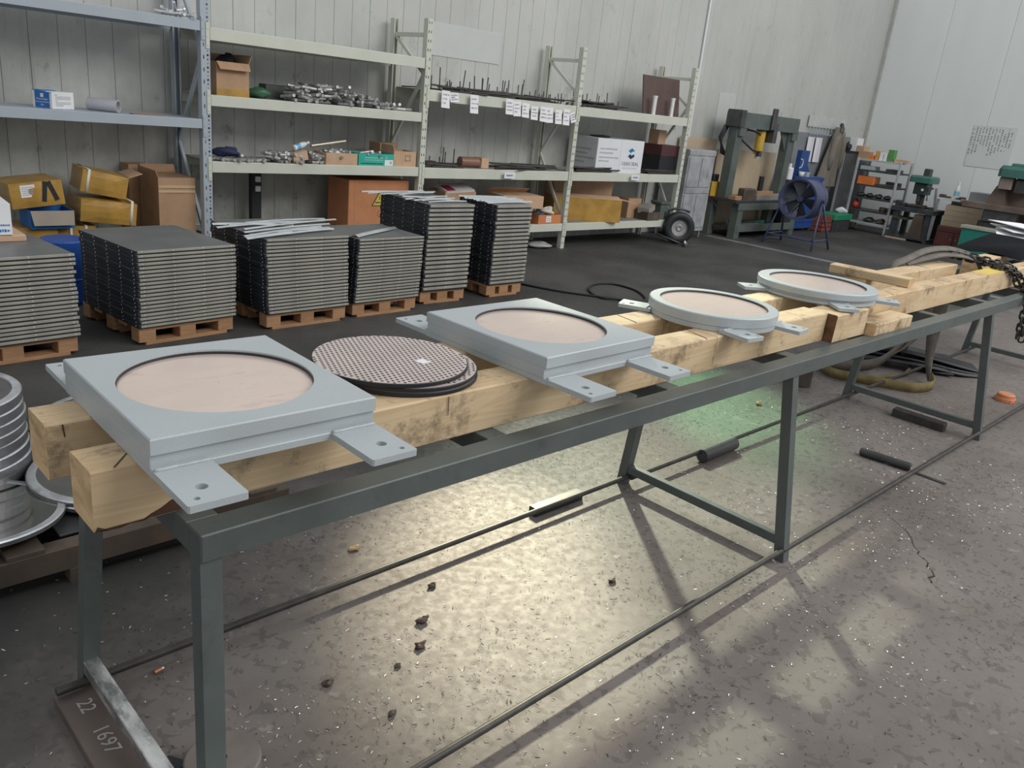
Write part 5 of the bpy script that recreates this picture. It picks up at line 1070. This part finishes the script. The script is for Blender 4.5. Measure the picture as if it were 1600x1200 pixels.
# --- handwritten sheet on the right wall
t = T('wall_sheet', 'large thin sheet with columns of dark handwriting on the right wall', 'poster', (15.555, 4.66, 1.26)); MB().box(-.002, 0, -.34, .33, 0, .66).build('sheet', M('sheet_film', (.66, .70, .69), .5, var=.02), t)
XW = Matrix.Translation((-.0022, 0, 0)) @ Matrix.Rotation(R(-90), 4, 'Z') @ Matrix.Rotation(R(90), 4, 'X')
b = MB()
for i in range(13):
    x = -.31+i*.049; z = .645-U(0, .02); end = [.22, .22, .24, .36, .36, .36, .22, .22, .22, .30, .30, .30, .34][i]
    while z > end:
        h = U(.012, .03)
        if U(0, 1) < .82: b.box(x-U(.006, .013), x+U(.006, .013), z-h, z, 0, .0008, X=XW)
        z -= h+U(.006, .014)
b.build('handwriting', M('wall_ink', (.26, .28, .29), .7), t)['kind'] = 'stuff'
b = MB()
for a in ((-.33, -.328, 0, .66), (-.33, .34, 0, .003), (-.33, .34, .657, .66)): b.box(a[0], a[1], a[2], a[3], 0, .0006, X=XW)
b.build('edge_line', m_greyink, t)

# ================================================================== FOREGROUND: left plates, floor clutter, slings and chain
t = T('steel_pallet', 'low rusty steel pallet frame on the floor at the left', 'pallet', (.55, 2.75, 0))
for y0, y1 in ((2.36, 2.42), (2.70, 2.76), (3.28, 3.34)): MB().bbox(-.2, 1.35, y0, y1, .05, .125, .004).build('beam', m_rust, t, w=True)
for x0 in (-.1, .46, 1.20): MB().bbox(x0, x0+.10, 2.36, 3.34, .1255, .14, .002).build('cross_plate', m_rust, t, w=True)
MB().bbox(.62, 1.30, 2.44, 3.30, .118, .125, .002).build('deck_plate', m_darksteel, t, w=True)
for x0 in (-.1, .62, 1.2):
    for y0 in (2.36, 3.28): MB().bbox(x0, x0+.06, y0, y0+.06, 0, .05, .003).build('foot', m_rust, t, w=True)
m_pl_top = M('dull_plate_face', (.20, .195, .19), .3, .75, var=.25, scale=6, dirt=.4, dcol=(.09, .085, .08), dscale=7)
m_pl_mir = M('mirror_plate_face', (.62, .62, .58), .08, 1.0, var=.05)
m_pl_rim = M('bright_plate_rim', (.60, .62, .65), .36, .75, var=.4, scale=14, dirt=.5, dcol=(.17, .175, .185), dscale=16)
m_pl_edge = M('dark_plate_edge', (.20, .205, .215), .4, .7, var=.3, scale=12)
def rplate(x, y, z, r, h, label, face, rimw=.02, grp=None, rot=(0, 0, 0), step=.006):
    t = T('round_plate', label, 'plate', (x, y, z), 0, grp, rot)
    MB().lathe([(0, 0), (r-.003, 0), (r, .002), (r, h-.004)], 64).build('edge', m_pl_edge, t); MB().lathe([(r, h-.004), (r-.004, h), (r-rimw, h), (r-rimw-.001, h-.003), (r-rimw-.001, h-.006)], 64).build('rim', m_pl_rim, t)
    MB().lathe([(r-rimw-.0005, h-.006), (r-rimw-.0015, h-.003), (0, h-.003)], 64).build('face', face, t); return t
rplate(.90, 2.72, .1405, .285, .018, 'large round steel plate lying flat beneath the ends of the timber beams', m_pl_top, .03)
rplate(.90, 2.723, .159, .284, .018, 'second large round steel plate lying on the flat one by the timber ends', m_pl_top, .03)
rplate(.425, 2.63, .1575, .262, .018, 'round plate with a mirror face and bright rim nearest the camera at the left edge', m_pl_mir, .022, rot=(R(-3.5), R(2.6), 0))
tag(MB().bbox(.30, .36, 2.5, 2.9, .1405, .1445, .001).build('packing_lath', m_pallet), 'thin wooden packing lath under the mirror faced plate', 'lath')
names = ['lowest', 'second lowest', 'third lowest', 'fourth lowest', 'fourth highest', 'third highest', 'second highest', 'topmost']
for i in range(8):
    rplate(.445+U(-.005, .005), 3.03+U(-.006, .006), .1415+i*.0355, .25+(.006 if i < 2 else 0), .0348, names[i]+' round steel plate of the tall pile at the left edge', m_pl_top, .028 if i == 7 else .02)
rplate(1.02, 3.03, .1415, .28, .10, 'thick round steel plate behind the tall pile, its rim showing above the beam', m_pl_top, .02)

# marked steel plate and weight by the near table leg
t = T('marked_steel_plate', 'brown steel plate with chalk marks on the floor under the bare end stretcher', 'plate', (.49, 1.45, 0))
MB().bbox(.425, .525, 1.00, 1.85, 0, .028, .002).build('plate', M('brown_mill_scale', (.155, .125, .11), .5, .3, var=.25, scale=7, dirt=.4, dcol=(.24, .15, .09), dscale=5), t, w=True)
chalk = M('chalk', (.42, .39, .37), .9)
for s, y, sz in (('22', 1.77, .05), ('1697', 1.635, .05)):
    text(s, sz, Matrix.Translation((.474-.49, y-1.45, .0284)) @ Matrix.Rotation(R(-90), 4, 'Z'), chalk, t, 'chalk_writing', ext=.0002)
t = T('steel_weight', 'round dirty steel weight with a center hole behind the nearest table leg', 'weight', (.645, 1.405, 0)); b = MB(); n = 40
b.lathe([(.010, .001), (.080, 0), (.084, .004), (.084, .046), (.080, .050), (.010, .050), (.010, .0)], n); b.build('body', M('concrete_grey_steel', (.20, .175, .16), .7, .1, var=.3, dirt=.5, dcol=(.08, .07, .06), dscale=9), t, fix=True)
# bars lying on the floor
def bar(p0, p1, r, label, name='round_bar', n=18, mat=m_darksteel):
    b = MB(); d = (Vector(p1)-Vector(p0)).normalized(); c = .003
    b.cyl(p0, Vector(p0)+d*c, r-c, r, n=n, caps=True); b.cyl(Vector(p0)+d*c, Vector(p1)-d*c, r, n=n, caps=False); b.cyl(Vector(p1)-d*c, p1, r, r-c, n=n); return tag(b.build(name, mat), label, 'bar')
bar((3.17, 1.80, .033), (3.46, 1.806, .033), .032, 'thick short round bar lying against the far stretcher rod')
bar((4.00, 1.40, .022), (4.03, 1.16, .022), .020, 'round dark bar lying alone across the bay before the far pair of legs')
b = MB(); b.bbox(4.018, 4.04, .99, 1.155, 0, .006, .001); tag(b.build('flat_bar', m_darksteel), 'thin dark flat bar between the lone round bar and the near stretcher rod', 'bar')
tag(MB().bbox(4.79, 4.845, 1.27, 1.56, 0, .05, .006).build('square_bar', m_rod), 'dark square bar lying along the cross stretcher under the far end', 'bar')
tag(MB().bbox(2.12, 2.40, 1.86, 1.90, 0, .035, .004).build('square_bar', m_black), 'dark square bar lying beyond the far stretcher rod in the first bay', 'bar')
t = T('wooden_log', 'short cut log standing behind the second near leg', 'log', (4.82, 2.16, 0)); b = MB(); b.cyl((0, 0, 0), (.01, 0, .115), .072, .068, n=18); b.build('bark', m_rust, t); b = MB(); b.cyl((.01, 0, .115), (.01, 0, .118), .066, .064, n=18); b.build('cut_face', m_endgrain, t)
t = T('orange_tub', 'upturned shallow orange plastic tub lying on the floor at the right', 'tub', (5.87, 1.255, 0)); MB().lathe([(0, .0), (.06, 0), (.062, .004), (.060, .022), (.055, .024), (.052, .045), (.045, .05), (0, .05)], 28, smooth=False).build('tub_body', M('faded_orange', (.62, .24, .12), .5), t)
for i in range(8): a = 2*PI*i/8; MB().bbox(-.004, .004, .0585, .064, 0, .022, .001, X=Matrix.Rotation(a, 4, 'Z')).build('grip', bpy.data.materials['faded_orange'], t)
for i, (x, y, s) in enumerate([(1.50, 1.72, .013), (1.36, 1.59, .017), (.99, 1.52, .013), (1.28, 1.50, .014), (1.06, 1.33, .010), (2.02, 1.39, .012), (1.18, 1.47, .009)]):
    blob('dirt_clod', 'small dark oily clod on the floor under the table', 'clod', (x, y, 0), (s*1.3, s*.8, s*.55), m_rust, n=6, amp=.5, seed=70+i, grp='dark clods under the table')
blob('wood_chip', 'pale wood chip on the floor by the far stretcher rod', 'chip', (1.42, 2.05, 0), (.022, .012, .007), m_endgrain, n=6, amp=.4, seed=81); blob('wood_chip', 'brown wood chip on the floor beyond the second bay', 'chip', (4.20, 2.09, 0), (.02, .014, .01), m_endgrain, n=6, amp=.5, seed=82)
t = T('copper_fitting', 'tiny copper coloured fitting on the floor near the first far leg', 'fitting', (.665, 1.82, .0)); b = MB(); b.cyl((-.01, 0, .006), (.01, .004, .006), .006, n=10); b.build('body', M('copper', (.50, .22, .13), .4, .5), t); b = MB(); b.cyl((.01, .004, .006), (.016, .005, .006), .0045, n=10); b.build('tip', m_alu, t)
t = T('black_tab', 'small black angled plate on the floor behind the bare stretcher', 'plate', (.572, 1.50, 0), R(30)); MB().bbox(-.016, .016, -.025, .025, 0, .004, .001).build('plate', m_black, t)
# cable loop on the aisle floor
q = [(5.02, 5.05), (5.10, 4.80), (5.22, 4.55), (5.42, 4.28), (5.56, 4.08), (5.74, 4.08), (5.95, 4.35), (5.96, 4.60), (5.82, 4.68), (5.62, 4.62), (5.46, 4.48), (5.38, 4.28), (5.48, 4.08), (5.66, 3.92), (5.9, 3.9)]
def smooth(q, n=6):
    out = []
    for i in range(len(q)-1):
        p0, p1, p2, p3 = (Vector(q[max(i-1, 0)]), Vector(q[i]), Vector(q[i+1]), Vector(q[min(i+2, len(q)-1)]))
        for k in range(n): t_ = k/n; out.append(.5*((2*p1)+(-p0+p2)*t_+(2*p0-5*p1+4*p2-p3)*t_*t_+(-p0+3*p1-3*p2+p3)*t_**3))
    out.append(Vector(q[-1])); return out
b = MB(); b.tube(smooth([(x, y, .010+(.018 if i > 11 else 0)) for i, (x, y) in enumerate(q)]), .0095, 7); tag(b.build('floor_cable', m_black), 'black cable looping over the dark aisle floor behind the square bearings', 'cable')

# --- lifting slings
m_sling = M('dirty_yellow_sling', (.22, .17, .075), .85, var=.35, scale=14, dirt=.5, dcol=(.08, .07, .055), dscale=6); m_sling2 = M('grey_sling', (.15, .137, .118), .85, var=.25, scale=16)
t = T('lifting_sling', 'dirty yellow and grey webbing sling slumped under the far end of the table', 'sling', (5.6, 1.9, 0))
V3 = lambda L: smooth([Vector(p) for p in L], 7)
p = V3([(5.45, 2.30, .04), (5.25, 2.22, .036), (5.17, 2.10, .036), (5.22, 1.98, .036), (5.30, 1.82, .036), (5.40, 1.66, .037), (5.60, 1.62, .036), (5.72, 1.68, .05)])
MB().ribbon(p, (0, 0, .064), .007).build('loop', m_sling, t, w=True)
p = V3([(5.72, 1.69, .05), (5.85, 1.76, .14), (5.91, 1.80, .35), (5.92, 1.80, .60), (5.92, 1.80, .735)]); nn = len(p)
MB().ribbon(p, [(.03*min(1, 2*i/nn), -.085*min(1, 2*i/nn), .06*max(0, 1-2*i/nn)) for i in range(nn)], .007).build('loop', m_sling2, t, w=True)
p = V3([(5.45, 2.31, .04), (5.52, 2.15, .05), (5.60, 2.0, .10), (5.78, 1.88, .24), (5.82, 1.84, .45), (5.83, 1.82, .69)]); MB().ribbon(p, (.02, -.05, .03), .007).build('loop', m_sling2, t, w=True)
p = V3([(5.30, 2.28, .045), (5.40, 2.10, .055), (5.52, 1.98, .09), (5.70, 1.93, .18), (5.88, 1.92, .22), (6.0, 1.98, .12), (6.05, 2.1, .04)]); MB().ribbon(p, (.02, -.02, .085), .008).build('loop', m_sling2, t, w=True)
p = V3([(5.36, 1.98, .012), (5.55, 1.90, .012), (5.75, 1.86, .012), (5.95, 1.90, .02)]); MB().ribbon(p, (.01, -.01, .02), .02).build('loop', m_sling, t, w=True)
t = T('grey_sling', 'grey sling humped over the back beam beside the chain at the far end', 'sling', (5.3, 1.66, .861))
p = V3([(4.62, 1.73, .72), (4.66, 1.712, .86), (4.80, 1.70, .895), (5.05, 1.69, .935), (5.30, 1.66, .94), (5.50, 1.62, .915), (5.62, 1.58, .885), (5.72, 1.55, .87)]); MB().ribbon(p, (.015, .035, .02), .008).build('band', m_sling2, t, w=True)
p = V3([(4.80, 1.70, .872), (4.98, 1.66, .90), (5.2, 1.64, .912), (5.40, 1.60, .90), (5.52, 1.55, .87), (5.58, 1.52, .80), (5.60, 1.52, .76)]); MB().ribbon(p, (.015, .035, .015), .008).build('band', m_sling2, t, w=True)
# --- chain draped over the front beam
lk = MB(); R_, r_ = .0155, .0058; path = []
for i in range(20):
    a = 2*PI*i/20; path.append((R_*math.cos(a), R_*math.sin(a)+(.012 if math.sin(a) > 0 else -.012), 0))
vs = []; fs = []; n = len(path); k = 7
for i in range(n):
    p = Vector(path[i]); d = (Vector(path[(i+1) % n])-Vector(path[i-1])).normalized(); a = Vector((0, 0, 1)); b2 = d.cross(a)
    vs += [p+(a*math.cos(2*PI*j/k)+b2*math.sin(2*PI*j/k))*r_ for j in range(k)]
for i in range(n):
    for j in range(k): fs.append((i*k+j, i*k+(j+1) % k, ((i+1) % n)*k+(j+1) % k, ((i+1) % n)*k+j))
lk.add(vs, fs, 0, True); lm_ = lk.mesh('chain_link', M('oily_chain', (.085, .078, .07), .38, .75, var=.35, scale=40))
t = T('steel_chain', 'dark oily steel chain draped over the front beam and hanging before the rail', 'chain', (5.45, 1.30, .861))
def chain(q):
    p = smooth([Vector(v) for v in q], 40); acc = 0; step = .040; k = 0; nxt = 0
    for i in range(len(p)-1):
        d = p[i+1]-p[i]; acc += d.length
        if acc >= nxt:
            z = d.normalized(); xx = z.orthogonal().normalized(); rot = Matrix((xx, z, xx.cross(z))).transposed().to_4x4() @ Matrix.Rotation((PI/4 if k % 2 else -PI/4)+U(-.3, .3), 4, 'Y')
            o = bpy.data.objects.new('chain_link', lm_); COL.objects.link(o); o.parent = t; o.matrix_basis = Matrix.Translation(p[i]-Vector((5.45, 1.30, .861))) @ rot; nxt += step; k += 1
base = [(5.30, 1.64, .905), (5.47, 1.595, .885), (5.46, 1.465, .876), (5.40, 1.36, .874), (5.53, 1.333, .83), (5.56, 1.30, .772), (5.44, 1.22, .768), (5.31, 1.18, .735), (5.31, 1.175, .62), (5.345, 1.178, .50)]
for dx, dy, dz in ((0, 0, 0), (.035, .02, .002), (.07, .005, .004)): chain([(x+dx, y+(dy if z > .86 else -abs(dy)*.8), z+dz*(3 if z > .86 else 1)) for x, y, z in (base if dx < .06 else base[:8])])
# --- black cloth with papers at the far end, rubber mats on the floor beneath
t = T('black_cloth', 'black cloth heaped over the far end of the beams, papers on it', 'cloth', (6.9, 1.66, .861))
def cl(u, v):
    x = -.78+1.2*u; y = -.20+.44*v; hh = .080*math.sin(PI*min(1, max(0, u*1.05)))**.55 + .012*math.sin(9*u+4*v)
    e = max(0, abs(v-.5)*2-.75)*4; return (x+.05*math.sin(v*3), y, max(.003, hh*(1-.5*e))-.0)
b = MB(); b.grid(cl, 26, 14); b.grid(lambda u, v: Vector(cl(u, 1-v))-Vector((0, 0, .003)), 26, 14); b.build('cloth', M('black_felt', (.010, .011, .014), .95, spec=.12), t)
for i in range(3):
    b = MB(); b.bbox(-.21, .21, -.15, .15, 0, .005, .0005); o = b.build('paper_sheaf', m_paper, origin=(0, 0, 0)); o.location = (7.0+.02*i, 1.74-.01*i, .950+.03*i); o.rotation_euler = (.03, -.03, .3+.35*i); tag(o, '%s white paper sheaf lying on the black cloth' % ('lowest', 'middle', 'topmost')[i], 'paper')
t = T('rubber_mat', 'black rubber mats folded in a heap on the floor behind the slings', 'mat', (6.1, 2.0, 0))
for i, (yo, zz, ang) in enumerate([(0, .01, 0), (.05, .035, .12), (.02, .075, -.1)]):
    q = V3([(5.72, 2.32+yo, .012+zz*.6), (5.85, 2.20+yo, .05+zz), (5.98, 2.02+yo, .05+zz), (6.10, 1.86+yo, .045+zz*.8), (6.28, 1.70+yo*.5, .015+zz*.6), (6.42, 1.60+yo*.4, .008+zz*.25)])
    MB().ribbon(q, (.26-.05*i, .17-.03*i, .01), .011).build('mat_fold', m_black, t, w=True)
MB().ribbon(V3([(6.02, 1.72, .018), (6.10, 1.80, .05), (6.25, 1.86, .09), (6.40, 1.90, .05), (6.46, 1.84, .016)]), (.10, -.16, .0), .01).build('mat_fold', m_black, t, w=True)
